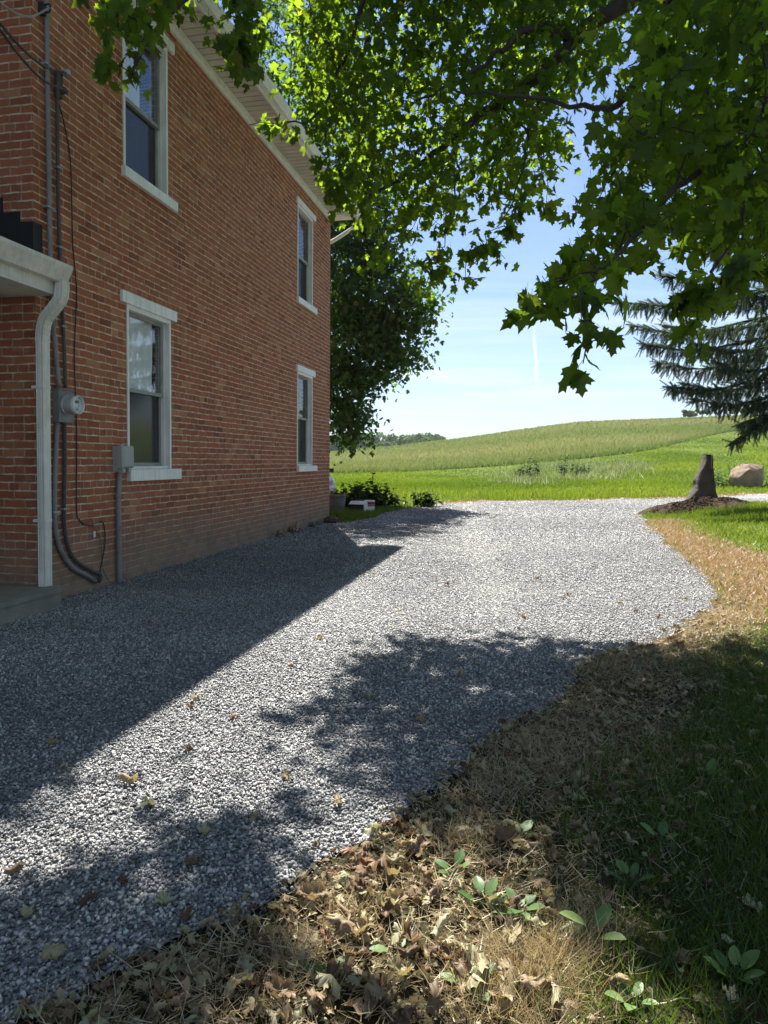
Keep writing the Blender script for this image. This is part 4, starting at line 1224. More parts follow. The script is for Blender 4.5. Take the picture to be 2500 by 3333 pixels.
def ridge_tree(label, x, ytop, w_px, Yd):
    gz = at(x, ytop, Yd)
    bz = float(terr(gz[0], Yd))
    t = thing('small_tree', label, 'tree', (gz[0], Yd, bz))
    k_ = Yd / FPX
    parts = []
    for i in range(16):
        c = np.array([rng.normal(0, 0.33) * w_px * k_, rng.normal(0, 0.6), (gz[2] - bz) * (0.45 + 0.5 * rng.random())])
        parts.append(leaf_cloud(c, (gz[2] - bz) * 0.24, 70, 0.42))
    V, F, Rn = merge(parts)
    mb = MB(); mb.tube([(0, 0, -0.2), (0.05, 0, (gz[2] - bz) * 0.8)], [0.09, 0.03], 6); mb.obj('trunk', M_BARK, t)
    build('crown', V, F, M_PALE, t, rnd=Rn)
ridge_tree('small low tree alone on the crest of the hay field', 2242, 1335, 62, 204)
ridge_tree('wider leafy tree on the hill crest behind the spruce branches', 2440, 1322, 110, 206)

# ------------------------------------------------------------------ grass
M_LAWN = foliage('lawn_blade', [(0.0, (0.05, 0.09, 0.014)), (0.6, (0.10, 0.155, 0.022)), (1.0, (0.18, 0.22, 0.045))], 1.75, 0.5, 0.012, 0.5, (1.0, 0.93, 0.45))
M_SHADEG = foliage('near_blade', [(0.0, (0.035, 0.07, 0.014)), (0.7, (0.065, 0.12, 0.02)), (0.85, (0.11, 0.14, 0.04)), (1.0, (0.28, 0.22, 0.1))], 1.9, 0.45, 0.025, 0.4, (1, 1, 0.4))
M_STRAW = foliage('straw', [(0.0, (0.27, 0.20, 0.11)), (0.5, (0.42, 0.34, 0.20)), (1.0, (0.58, 0.51, 0.35))], 1.1, 0.35, 0.04, 0.4, (1, 0.9, 0.6))
M_DEAD = foliage('dead_grass', [(0.0, (0.20, 0.135, 0.07)), (0.5, (0.36, 0.26, 0.15)), (1.0, (0.50, 0.40, 0.26))], 1.1, 0.35, 0.03, 0.4, (1, 0.85, 0.5))
M_HAY = foliage('hay_blade', [(0.0, (0.07, 0.115, 0.03)), (0.5, (0.125, 0.15, 0.062)), (1.0, (0.21, 0.2, 0.115))], 1.5, 0.45, 0.01, 0.5, (0.95, 0.98, 0.6))
bladeV = np.array([(-.5, 0, 0), (.5, 0, 0), (-.38, .5, .08), (.38, .5, .08), (0, 1.0, .3)])
bladeF = np.array([(0, 1, 3), (0, 3, 2), (2, 3, 4)])
def blades(xy, z, hmin, hmax, width, lean=0.35, flat=False, curl=True):
    n = len(xy)
    hgt = hmin + (hmax - hmin) * rng.random(n)
    tip = rng.normal(0, lean, (n, 3)); tip[:, 2] = 1.0
    if flat:
        tip = rng.normal(0, 1, (n, 3)); tip[:, 2] = np.abs(tip[:, 2]) * 0.22 + 0.03
    nr = rng.normal(0, 1, (n, 3)); nr[:, 2] *= 0.3
    if flat: nr[:, 2] += 1.2
    M = frames(tip, nr, np.ones(n))
    M[:, :, 0] *= (width * (0.6 + 0.8 * rng.random(n)))[:, None]
    M[:, :, 1] *= hgt[:, None]
    M[:, :, 2] *= hgt[:, None]
    return instances(bladeV, bladeF, np.column_stack([xy, z]), M, rng.random(n))
def vnoise(xy, f, seed=0):
    """cheap smooth noise 0..1"""
    r_ = np.random.default_rng(seed)
    s = np.zeros(len(xy))
    for k in range(6):
        a = r_.random() * 6.28; w_ = f * (0.6 + 1.2 * r_.random())
        s += np.sin((xy[:, 0] * math.cos(a) + xy[:, 1] * math.sin(a)) * w_ + r_.random() * 6.28)
    return 0.5 + 0.5 * np.tanh(s / 2.2)
def strip_xy(n, y0, y1, amin=-0.62, amax=0.64):
    a = amin + (amax - amin) * rng.random(n)
    Y = 1 / (1 / y1 + (1 / y0 - 1 / y1) * rng.random(n))
    return np.column_stack([a * Y, Y])
def house_o(xy):
    return (xy[:, 0] - CORNER[0]) * NN[0] + (xy[:, 1] - CORNER[1]) * NN[1], (xy[:, 0] - CORNER[0]) * UU[0] + (xy[:, 1] - CORNER[1]) * UU[1]
def off_gravel(xy):
    o_, s_ = house_o(xy)
    return ~in_poly(xy, GPOLY) & ~((o_ < 0.02) & (s_ < 0.02))
DEADP = [gnd(*q)[:2] for q in ((2075, 1700), (2130, 1735), (2190, 1800), (2250, 1845), (2300, 1900), (2350, 1955), (2330, 1985), (2200, 2060), (2080, 2110), (2060, 2090), (2330, 2020), (2600, 2060), (2600, 1830), (2420, 1800), (2300, 1760), (2220, 1720), (2200, 1690))]
DEADP = np.array(DEADP)
# mown field, lit
xy = np.concatenate([strip_xy(170000, 16, 60), strip_xy(190000, 36, 170), strip_xy(40000, 60, 190, 0.3, 0.64)])
xy = xy[off_gravel(xy) & (meadow(*xy.T) < 0.5) & ~in_poly(xy, DEADP)]
Yv = xy[:, 1]
v1 = blades(xy, terr(*xy.T), 0.07, 0.2, 0.001, 0.45)
V, F, Rn = v1
# widen with distance so that far tufts stay legible
k = np.repeat(Yv, 5)
base_ = np.repeat(np.column_stack([xy, terr(*xy.T)]), 5, 0)
side = (V - base_)
tmpl = np.tile(np.array([-.5, .5, -.38, .38, 0]), len(xy))
sd = norm(np.column_stack([rng.normal(0, 1, len(xy)), rng.normal(0, 0.5, len(xy)), np.zeros(len(xy))]))
V = V + np.repeat(sd, 5, 0) * (tmpl * 0.00085 * k)[:, None]
V[:, 2] = base_[:, 2] + (V[:, 2] - base_[:, 2]) * (0.5 + vnoise(xy, 0.55, 3).repeat(5) * 1.0)
Rn = np.clip(0.55 * Rn + 0.5 * (vnoise(xy, 0.35, 5).repeat(5) - 0.2), 0, 1)
tag(build('field_grass', V, F, M_LAWN, rnd=Rn), 'bright sunlit green field grass between the gravel and the hay field', 'grass', kind='stuff')
# hay meadow
n = 170000
a = -0.3 + 0.95 * rng.random(n); yb = np.interp(a, _ba, _by)
u_ = rng.random(n) ** 1.5
Y = yb + (206 - yb) * u_
keep = Y < 205
xy = np.column_stack([a * Y, Y])[keep]
Yv = xy[:, 1]
V, F, Rn = blades(xy, terr(*xy.T) - 0.03, 0.3, 0.75, 0.001, 0.4)
base_ = np.repeat(np.column_stack([xy, terr(*xy.T)]), 5, 0)
tmpl = np.tile(np.array([-.4, .4, -.5, .5, 0]), len(xy))
sd = norm(np.column_stack([rng.normal(0, 1, len(xy)), rng.normal(0, 0.4, len(xy)), np.zeros(len(xy))]))
V = V + np.repeat(sd, 5, 0) * (tmpl * 0.0007 * Yv.repeat(5))[:, None]
edge = np.exp(-np.abs(meadow(*xy.T)) / 4.0)
patch = vnoise(xy * np.array([0.35, 1.0]), 0.09, 11)
Rn = np.clip(0.5 * Rn + 0.6 * patch - 0.55 * edge.repeat(5) if False else 0.5 * Rn + (0.6 * patch - 0.5 * edge).repeat(5), 0, 1)
tag(build('hay_meadow', V, F, M_HAY, rnd=Rn), 'tall tan and olive hay grass covering the hillside', 'meadow', kind='stuff')
# lawn on the far side of the drive near the spruce
xy = np.column_stack([3 + rng.random(140000) * 13, 5 + rng.random(140000) * 19])
xy = xy[off_gravel(xy) & (xy[:, 0] < 0.66 * xy[:, 1] + 0.5)]
dz = in_poly(xy + rng.normal(0, 1, xy.shape) * (0.10 + 0.35 * vnoise(xy, 2.2, 41)[:, None]), DEADP)
gsel = xy[~dz]
gsel = gsel[(vnoise(gsel, 1.6, 4) + rng.random(len(gsel)) * 0.5) > 0.35]
V, F, Rn = blades(gsel, np.zeros(len(gsel)), 0.04, 0.12, 0.011, 0.5)
tag(build('lawn_grass', V, F, M_LAWN, rnd=Rn), 'short green lawn beside the mulch bed under the spruce', 'grass', kind='stuff')
# dead orange strip along the drive
dsh = dens([tuple(p) for p in DEADP], 0.12)
tri = tessellate_polygon([[Vector((p[0], p[1], 0)) for p in dsh]])
M_DEADG = simple('dead_turf', (0.26, 0.19, 0.115), (0.13, 0.095, 0.06), 14, 0.95, 0.8, 60, spec=0.1)
dsh = dsh + rng.normal(0, 0.06, dsh.shape)
tag(build('dead_turf_strip', np.column_stack([dsh, np.full(len(dsh), 0.005)]), [t for t in tri], M_DEADG), kind='structure')
xy = sample_poly(DEADP, 60000) + rng.normal(0, 0.22, (60000, 2))
xy = xy[off_gravel(xy)]
p1 = blades(xy, np.full(len(xy), 0.008), 0.04, 0.12, 0.006, 0.6, flat=True)
e1 = np.array([p for p in GPOLY if 0.8 < p[0] < 16 and p[1] > 20.5 + 0.05 * p[0]])
i_ = rng.integers(0, max(len(e1), 1), 9000)
xy2 = e1[i_] + np.column_stack([rng.normal(0, 0.3, 9000), np.abs(rng.normal(0.15, 0.3, 9000))])
p2 = blades(xy2, np.full(len(xy2), 0.015), 0.05, 0.14, 0.02, 0.6, flat=True)
V, F, Rn = merge([p1, p2])
tag(build('dead_grass', V, F, M_DEAD, rnd=Rn), 'dead orange brown grass along the edge of the gravel', 'dead grass', kind='stuff')
# near lawn in the shade
def near_xy(n, y0, y1, over=0.0):
    n = int(n * 1.35)
    q = np.column_stack([-1.6 + rng.random(n) * 7.0, y0 - 0.3 + rng.random(n) * (y1 - y0 + 0.3)])
    q = q[(q[:, 0] > -0.58 * q[:, 1] - 0.6) & (q[:, 0] < 0.58 * q[:, 1] + 1.6)]
    return q[off_gravel(q + rng.normal(0, over, q.shape))] if over else q[off_gravel(q)]
def edge_dist(xy):
    E = np.array([p for p in GPOLY if p[1] < 9 and p[0] > -1.6])
    d_ = np.full(len(xy), 9.0)
    for i in range(0, len(E), 2):
        d_ = np.minimum(d_, np.hypot(xy[:, 0] - E[i, 0], xy[:, 1] - E[i, 1]))
    return d_
xy = near_xy(260000, 1.4, 7.2)
ed = edge_dist(xy)
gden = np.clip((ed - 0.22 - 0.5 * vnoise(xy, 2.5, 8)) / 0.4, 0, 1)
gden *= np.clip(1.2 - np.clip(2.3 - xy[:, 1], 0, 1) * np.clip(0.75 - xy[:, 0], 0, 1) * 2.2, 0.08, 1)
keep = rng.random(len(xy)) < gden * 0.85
g1 = xy[keep]
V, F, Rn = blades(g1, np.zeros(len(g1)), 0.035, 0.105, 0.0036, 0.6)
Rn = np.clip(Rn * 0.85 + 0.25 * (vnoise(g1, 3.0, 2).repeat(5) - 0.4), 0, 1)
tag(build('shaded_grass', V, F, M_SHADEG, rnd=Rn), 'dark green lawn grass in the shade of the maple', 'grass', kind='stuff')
# straw: dry grass lying and in tufts
xy = near_xy(260000, 1.4, 6.5)
ed = edge_dist(xy)
sden = np.clip(1.1 - ed / 0.95, 0.04, 1) * (0.25 + 0.9 * vnoise(xy, 4.0, 21)) * np.where(ed < 0.1, 0.45, 1.0)
xy = xy[rng.random(len(xy)) < sden * 0.85]
p1 = blades(xy, 0.004 + rng.random(len(xy)) * 0.03, 0.02, 0.085, 0.0022, 0.8, flat=True)
tc = []
for px_, py_, n_, s_ in ((1690, 3160, 500, .07), (1830, 3130, 420, .06), (1620, 3260, 500, .07), (1900, 3040, 260, .05), (1750, 3300, 500, .08), (1620, 2560, 220, .07), (1850, 2500, 260, .09), (1760, 2440, 220, .08), (1150, 2960, 160, .05), (1500, 2750, 180, .05), (950, 3150, 200, .05)):
    g_ = gnd(px_, py_)[:2]
    tc.append(g_ + rng.normal(0, s_, (n_, 2)))
xy3 = np.concatenate(tc)
p2 = blades(xy3, np.full(len(xy3), 0.0), 0.05, 0.13, 0.0018, 0.75)
V, F, Rn = merge([p1, p2])
tag(build('straw', V, F, M_STRAW, rnd=Rn), 'dry pale straw and dead grass matted at the lawn edge', 'straw', kind='stuff')

# ------------------------------------------------------------------ dried leaves
M_DRY = foliage('dry_leaf', [(0.0, (0.11, 0.06, 0.04)), (0.25, (0.2, 0.13, 0.08)), (0.5, (0.31, 0.235, 0.14)), (0.78, (0.37, 0.33, 0.2)), (0.95, (0.42, 0.42, 0.27)), (1.0, (0.22, 0.07, 0.035))], 1.2, 0.3, 0.015, 0.5, (1, 0.92, 0.6))
def curled(seed):
    r_ = np.random.default_rng(seed)
    V, F = leaf_template(half, 0.0, 0.0)
    # subdivide once so that the leaf can roll
    edges = {}
    V = [tuple(v) for v in V]; F2 = []
    def midp(a, b):
        key = (min(a, b), max(a, b))
        if key not in edges:
            V.append(tuple((np.array(V[a]) + np.array(V[b])) / 2)); edges[key] = len(V) - 1
        return edges[key]
    for a, b, c in F:
        ab, bc, ca = midp(a, b), midp(b, c), midp(c, a)
        F2 += [(a, ab, ca), (ab, b, bc), (ca, bc, c), (ab, bc, ca)]
    V = np.array(V)
    ang = r_.random() * 6.28
    ax = np.array([math.cos(ang), math.sin(ang)])
    p = V[:, :2] - np.array([0, 0.35])
    t = p @ ax; s = p @ np.array([-ax[1], ax[0]])
    k = 2.2 + 3.6 * r_.random()
    x = np.sin(t * k) / k; z = (1 - np.cos(t * k)) / k * 0.9
    z += 0.10 * np.sin(s * 7 + r_.random() * 6) + 0.06 * np.sin(t * 13 + r_.random() * 6)
    if r_.random() < 0.5: z = z.max() - z
    W_ = np.column_stack([x * ax[0] - s * ax[1], x * ax[1] + s * ax[0], z - z.min()])
    W_ += r_.normal(0, 0.012, W_.shape)
    return W_, np.array(F2)
CURL = [curled(s) for s in range(14)]
def rot_z(n, tilt=0.3):
    a = rng.random(n) * 6.28
    tip = np.column_stack([np.cos(a), np.sin(a), rng.normal(0, tilt, n)])
    nr = np.column_stack([rng.normal(0, tilt, n), rng.normal(0, tilt, n), np.ones(n)])
    return tip, nr
xy = near_xy(46000, 1.4, 6.6, 0.05)
ed = edge_dist(xy)
ld = np.clip(1.15 - ed / 0.95, 0.05, 1) * (0.3 + 0.8 * vnoise(xy, 5.0, 31))
ld = np.maximum(ld, np.clip(2.6 - xy[:, 1], 0, 1) * np.clip(0.55 - xy[:, 0], 0, 1) * 1.6)
xy = xy[rng.random(len(xy)) < ld * 0.42]
lp = []
for i, (tv, tf) in enumerate(CURL):
    q = xy[i::len(CURL)]
    n = len(q)
    tip, nr = rot_z(n, 0.35)
    s = 0.02 + 0.045 * rng.random(n) ** 1.6
    lp.append(instances(tv, tf, np.column_stack([q, 0.006 + 0.02 * rng.random(n)]), frames(tip, nr, s), rng.random(n)))
xb = near_xy(60000, 1.4, 6.0, 0.06)
eb = edge_dist(xb)
xb = xb[rng.random(len(xb)) < np.clip(1.1 - eb / 1.2, 0.08, 1) * 0.6]
nb = len(xb)
tip, nr = rot_z(nb, 0.6)
lp.append(instances(np.array([(0, 0, 0), (.5, .1, .12), (.35, .8, .05), (-.3, .6, .2), (-.45, .2, .02)]), np.array([(0, 1, 2), (0, 2, 3), (0, 3, 4)]), np.column_stack([xb, 0.003 + 0.02 * rng.random(nb)]), frames(tip, nr, 0.008 + 0.02 * rng.random(nb) ** 1.5), rng.random(nb)))
V, F, Rn = merge(lp)
tag(build('leaf_litter', V, F, M_DRY, rnd=Rn, smooth=True), 'matted litter of dry curled maple leaves along the lawn edge', 'leaf litter', kind='stuff')

def one_leaf(px_, py_, size, label, group, tone, seed, tilt=0.2, mat=None, name='fallen_leaf', zz=0.02):
    g_ = gnd(px_, py_)
    tv, tf = CURL[seed % len(CURL)]
    tip, nr = rot_z(1, tilt)
    M = frames(tip, nr, np.array([size]))[0]
    o_ = build(name, tv @ M.T, tf, mat or M_DRY, rnd=np.full(len(tv), tone), smooth=True)
    o_.location = (g_[0], g_[1], zz)
    return tag(o_, label, 'leaf', group)
one_leaf(425, 2565, 0.085, 'large tan folded leaf lying alone on the sunlit gravel near the house shadow', 'fallen leaves on the gravel', 0.55, 1)
one_leaf(615, 2460, 0.055, 'dark curled leaf with a long shadow in the middle of the bright gravel', 'fallen leaves on the gravel', 0.05, 4)
one_leaf(625, 2835, 0.06, 'red brown curled leaf on the gravel at the front edge of the sunlit strip', 'fallen leaves on the gravel', 0.15, 2)
one_leaf(1455, 1912, 0.07, 'small upright rusty leaf far out on the sunlit gravel', 'fallen leaves on the gravel', 0.02, 6)
one_leaf(50, 2870, 0.07, 'brown leaf on half-shaded gravel by the picture edge', 'fallen leaves on the gravel', 0.2, 5)
one_leaf(1205, 2285, 0.075, 'pale green dried leaf spread on the shaded gravel blob', 'fallen leaves on the gravel', 0.9, 7)
one_leaf(1045, 2090, 0.065, 'tan leaf on sunlit gravel just before the tree shadow', 'fallen leaves on the gravel', 0.6, 8)
one_leaf(665, 2730, 0.06, 'olive leaf scrap on the bright gravel strip', 'fallen leaves on the gravel', 0.85, 9)
for i, (a_, b_) in enumerate(((210, 2515), (165, 2435), (490, 2040), (480, 2640), (945, 2185), (1850, 1945), (1835, 1955), (2070, 2000), (2140, 2015), (1700, 2020), (2230, 1960), (1370, 2360), (640, 2290), (620, 2310), (760, 2350), (930, 2545), (1090, 2640), (830, 2680), (400, 2900), (290, 2960), (90, 3000), (530, 2960), (180, 3130), (1500, 2210), (2020, 1975), (1620, 1830), (1750, 1890), (1300, 2000))):
    one_leaf(a_, b_, 0.045 + 0.025 * random.random(), 'small dry maple leaf lying loose on the driveway gravel', 'fallen leaves on the gravel', random.random() * 0.95, i + 3)
for i in range(70):
    a_, b_ = 780 + random.random() * 1050, 2720 + random.random() * 600
    if a_ < 1250 - (b_ - 2650) * 1.05: a_ += 320
    one_leaf(a_, b_, 0.055 + 0.03 * random.random(), 'curled dry maple leaf lying on top of the sunlit leaf litter', 'dry leaves on the litter', random.random() * 0.97, i, 0.45, zz=0.03)

# ------------------------------------------------------------------ weeds in the lawn
M_WEED = foliage('weed_leaf', [(0.0, (0.06, 0.13, 0.04)), (0.6, (0.11, 0.2, 0.06)), (1.0, (0.2, 0.28, 0.1))], 1.5, 0.35, 0.02, 0.45, (1, 1, 0.5))
ovalh = [(0, 0), (.14, .06), (.26, .25), (.3, .48), (.22, .75), (.1, .92), (0, 1)]
OV, OF = leaf_template(ovalh, 0.3, 0.18)
def weed(px_, py_, n, size, label, up=0.5, name='broadleaf_weed'):
    g_ = gnd(px_, py_)
    t = thing(name, label, 'weed', g_)
    a = np.arange(n) * 2.4 + rng.random()
    tip = np.column_stack([np.cos(a), np.sin(a), up * (0.4 + rng.random(n))])
    nr = np.column_stack([-np.cos(a) * up, -np.sin(a) * up, np.ones(n)])
    s = size * (0.6 + 0.5 * rng.random(n))
    st = np.column_stack([np.cos(a) * 0.02, np.sin(a) * 0.02, 0.02 + 0.5 * size * up * rng.random(n)])
    V, F, Rn = instances(OV, OF, st, frames(tip, nr, s), rng.random(n))
    build('foliage', V, F, M_WEED, t, rnd=Rn, smooth=True)
    mb = MB()
    for p in st: mb.tube([(0, 0, 0), tuple(p * 0.6 + np.array([0, 0, 0.01])), tuple(p)], 0.002, 4)
    mb.obj('stem', M_WEED, t)
weed(1690, 2990, 9, 0.065, 'green broad-leaved weed at the edge of the sunlit litter patch', 0.55)
weed(1570, 2960, 4, 0.07, 'pale wilted broad leaf standing in the sunlit litter beside the green weed', 0.8)
weed(1515, 3230, 4, 0.065, 'bright green heart-shaped leaf low in the sunlit litter', 0.35)
weed(2390, 3210, 7, 0.065, 'pale broad weed in the dark lawn at the corner of the shade', 0.7)
weed(1930, 3080, 3, 0.07, 'single upright broad leaf beside the straw tuft', 1.2)
weed(2300, 2560, 3, 0.08, 'lone upright weed leaf in the deep shade of the lawn', 1.6)
weed(1480, 2860, 5, 0.05, 'small green seedling among the lit leaves near the gravel edge', 0.6)
weed(1290, 3120, 4, 0.05, 'tiny pale green weed in the middle of the sunlit litter', 0.5)
weed(1080, 3180, 3, 0.055, 'green fallen sprig in the litter where the shade begins', 0.3)
weed(2060, 3290, 5, 0.06, 'low weed in the sunlit grass beside the straw at the frame bottom', 0.5)
weed(2050, 2900, 4, 0.06, 'dull green weed in the shaded grass above the straw tuft', 0.8)
weed(1700, 2740, 5, 0.055, 'clover-like weed in the shaded litter halfway to the gravel', 0.5)
weed(2150, 2760, 4, 0.07, 'low round-leaved weed in the shaded lawn beyond the straw tuft', 0.6)

# ------------------------------------------------------------------ standing stone, mulch, boulder
def rock_noise(P, f, amp, seed):
    r_ = np.random.default_rng(seed)
    d_ = np.zeros(len(P))
    for k in range(9):
        w_ = r_.normal(0, 1, 3); w_ /= np.linalg.norm(w_)
        d_ += np.abs(np.sin((P @ w_) * f * (0.7 + r_.random() * 1.5) + r_.random() * 6.28)) / (1 + 0.3 * k)
    return (d_ - d_.mean()) * amp
M_SLATE = simple('dark_slate', (0.095, 0.074, 0.055), (0.035, 0.03, 0.026), 3.2, 0.85, 0.9, 14, spec=0.3)
M_SAND = simple('sandstone', (0.34, 0.23, 0.15), (0.15, 0.125, 0.105), 1.9, 0.9, 1.0, 9, spec=0.2)
stg = gnd(2287, 1640)
YS = 22.6
stone_t = thing('standing_stone', 'tall dark tapering upright stone set in the mulch bed by the drive', 'stone', (stg[0], YS, 0))
k_ = YS / FPX / 2.765
pl = [(1062, 920, 1206), (1030, 927, 1196), (1000, 936, 1186), (960, 955, 1166), (925, 975, 1162), (890, 988, 1160), (850, 986, 1157), (810, 998, 1154), (770, 1012, 1151), (730, 1030, 1147), (690, 1046, 1143), (660, 1054, 1140), (640, 1057, 1138), (626, 1060, 1136), (618, 1063, 1110)]
rings = []
for y_, l_, r_ in pl:
    z = (1062 - y_) * k_
    cxm, hw = ((l_ + r_) / 2 - 1065) * k_, (r_ - l_) / 2 * k_ * (1.04 - 0.26 * (1062 - y_) / 444)
    th_ = 0.30 * (1 - 0.45 * z / 1.64) + 0.03
    ring = []
    for i in range(20):
        a_ = 2 * math.pi * i / 20
        ca, sa = math.cos(a_), math.sin(a_)
        ring.append((cxm + hw * math.copysign(abs(ca) ** 0.55, ca), th_ * math.copysign(abs(sa) ** 0.6, sa), z))
    rings.append(ring)
mb = MB(); mb.loft(rings)
o_ = mb.obj('rock', M_SLATE, stone_t)
me = o_.data
P = np.array([v.co for v in me.vertices])
dn = rock_noise(P, 7.0, 0.016, 3) + rock_noise(P, 19.0, 0.006, 4)
ctr = np.column_stack([np.zeros(len(P)), np.zeros(len(P)), P[:, 2]])
P2 = P + norm(P - ctr + 1e-6) * dn[:, None]
for v, p in zip(me.vertices, P2): v.co = p
# quartz vein
mb = MB(); mb.tube([(0.14, -0.215, 1.6), (0.145, -0.225, 1.45), (0.135, -0.235, 1.3), (0.13, -0.25, 1.12)], 0.008, 5); mb.obj('vein', simple('pale_vein', (0.4, 0.36, 0.3)), stone_t)

bgp = gnd(2433, 1590)
bo = thing('boulder', 'big tan and grey boulder in the field edge across the gravel lane', 'boulder', (bgp[0], 36.8, 0))
def sphere(n=44, m=32):
    V = [(math.sin(math.pi * j / m) * math.cos(2 * math.pi * i / n), math.sin(math.pi * j / m) * math.sin(2 * math.pi * i / n), math.cos(math.pi * j / m)) for j in range(m + 1) for i in range(n)]
    F = [(j * n + i, j * n + (i + 1) % n, (j + 1) * n + (i + 1) % n, (j + 1) * n + i) for j in range(m) for i in range(n)]
    return np.array(V), np.array(F)
BV, BF = sphere()
B = np.sign(BV) * np.abs(BV) ** 0.7
B = B * np.array([0.80, 0.7, 0.72])
B[:, 0] += 0.16 * (B[:, 2] / 0.7) * 1.0
for nx, d0 in (((-.72, -.25, .62), 0.50), ((.15, -.62, .75), 0.60), ((.97, -.2, .05), 0.78), ((-.25, -.95, -.1), 0.52), ((.1, .1, 1), 0.64), ((-.95, -.3, -.1), 0.66), ((.55, -.8, .1), 0.62)):
    nx = np.array(nx); nx = nx / np.linalg.norm(nx)
    dd_ = B @ nx
    B = B - nx * np.maximum(dd_ - d0, 0)[:, None] * 0.97
B = B + norm(B) * (rock_noise(B, 5.0, 0.025, 8) + rock_noise(B, 13.0, 0.012, 9))[:, None]
B[:, 2] += 0.62
build('rock', B, BF, M_SAND, bo)

# mulch bed: an uneven heap
M_MULCH = simple('mulch', (0.06, 0.036, 0.023), (0.024, 0.015, 0.01), 26, 0.95, 1.0, 50, spec=0.1)
mu = thing('mulch_bed', 'low heap of dark brown mulch around the foot of the standing stone', 'mulch', (9.15, 20.1, 0))
axs = norm(np.array([[5.9, 6.4]]))[0]; axn = np.array([-axs[1], axs[0]])
nr_, na_ = 26, 90
vv = [(0, 0, 0.3)]
for i in range(1, nr_ + 1):
    for j in range(na_):
        r_ = i / nr_; a_ = 2 * math.pi * j / na_
        ln, wd = 4.15, 0.85 + 0.25 * math.sin(a_ * 3)
        p = axs * math.cos(a_) * ln * r_ + axn * math.sin(a_) * wd * r_
        vv.append((p[0], p[1], 0))
vv = np.array(vv)
rr_ = np.concatenate([[0], np.repeat(np.arange(1, nr_ + 1) / nr_, na_)])
hz = 0.30 * (1 - rr_ ** 1.7) + (1 - rr_) ** 0.3 * (rng.normal(0, 0.02, len(vv)) + 0.09 * (vnoise(vv[:, :2], 5.0, 9) - 0.5) + 0.05 * (vnoise(vv[:, :2], 14.0, 10) - 0.5))
vv[:, 2] = np.maximum(hz, 0) + 0.012
ff = [(0, 1 + j, 1 + (j + 1) % na_) for j in range(na_)]
for i in range(nr_ - 1):
    for j in range(na_):
        a_, b_ = 1 + i * na_ + j, 1 + i * na_ + (j + 1) % na_
        ff.append((a_, a_ + na_, b_ + na_, b_))
build('heap', vv, ff, M_MULCH, mu)
n = 9000
r_ = np.sqrt(rng.random(n)); a_ = rng.random(n) * 6.283
pp = (axs[None] * (np.cos(a_) * 4.0 * r_)[:, None] + axn[None] * (np.sin(a_) * 0.9 * r_)[:, None])
pz = 0.30 * np.maximum(1 - r_ ** 1.7, 0) + 0.02 + 0.09 * (1 - r_) ** 0.3 * (vnoise(pp, 5.0, 9) - 0.5)
tip, nrm_ = rot_z(n, 0.5)
V, F, Rn = instances(np.array([(-.25, -.5, 0), (.25, -.5, .12), (.2, .5, 0), (-.2, .5, .12)]), quadF, np.column_stack([pp, pz]), frames(tip, nrm_, 0.025 + 0.04 * rng.random(n)), rng.random(n))
ch = build('chips', V, F, M_MULCH, mu, rnd=Rn); ch['kind'] = 'stuff'

# ------------------------------------------------------------------ plants and clutter by the far corner
def stem_plant(name, label, cat, loc, h, n_stem, per, leaf, mat, spread=0.25, lean=0.25, tmpl=(OV, OF)):
    t = thing(name, label, cat, loc)
    mb = MB(); P_, D_, S_ = [], [], []
    for i in range(n_stem):
        b = np.array([rng.normal(0, spread), rng.normal(0, spread * 0.7), 0])
        hh_ = h * (0.45 + 0.6 * rng.random())
        tp = b + np.array([rng.normal(0, lean) * hh_, rng.normal(0, lean) * hh_, hh_])
        mid = (b + tp) / 2 + rng.normal(0, 0.03, 3)
        mb.tube([b, mid, tp], [0.008, 0.006, 0.003], 4, False)
        for j in range(per):
            u_ = 0.15 + 0.85 * (j + rng.random()) / per
            p = b + (tp - b) * u_
            a_ = rng.random() * 6.28
            P_.append(p); D_.append((math.cos(a_), math.sin(a_), 0.25 + rng.normal(0, 0.3))); S_.append(leaf * (0.6 + 0.7 * rng.random()) * (1.1 - 0.5 * u_))
    mb.obj('stem', mat, t)
    P_, D_, S_ = np.array(P_), np.array(D_), np.array(S_)
    nr = rng.normal(0, 0.35, P_.shape); nr[:, 2] += 1
    V, F, Rn = instances(tmpl[0], tmpl[1], P_, frames(D_, nr, S_), rng.random(len(P_)))
    build('foliage', V, F, mat, t, rnd=Rn)
    return t
M_DKP = foliage('dark_weed_leaf', [(0.0, (0.022, 0.05, 0.016)), (0.6, (0.04, 0.08, 0.02)), (1.0, (0.08, 0.13, 0.035))], 1.5, 0.35, 0.012, 0.5, (1, 1, 0.45))
def g3(x, y, z=0): 
    p = gnd(x, y); return (p[0], p[1], z)
stem_plant('weed_clump', 'dense clump of tall dark green weeds behind the cooler', 'weeds', (-0.62, 19.4, 0), 0.72, 55, 16, 0.17, M_DKP, 0.34, 0.2)
stem_plant('weed_clump', 'sprawling dark weeds growing against the house corner', 'weeds', (-1.1, 18.8, 0), 0.5, 36, 14, 0.16, M_DKP, 0.26, 0.25)
stem_plant('thistle', 'tall spiky thistle rising above the weed clump', 'thistle', (-0.45, 19.5, 0), 0.98, 3, 22, 0.2, M_DKP, 0.06, 0.1)
stem_plant('thistle', 'shorter spiky thistle close to the house corner', 'thistle', (-1.05, 18.9, 0), 0.75, 2, 18, 0.18, M_DKP, 0.06, 0.12)
stem_plant('weed_clump', 'loose grassy weeds between the clump and the white stake', 'weeds', (0.05, 19.9, 0), 0.62, 30, 10, 0.16, M_DKP, 0.22, 0.25)
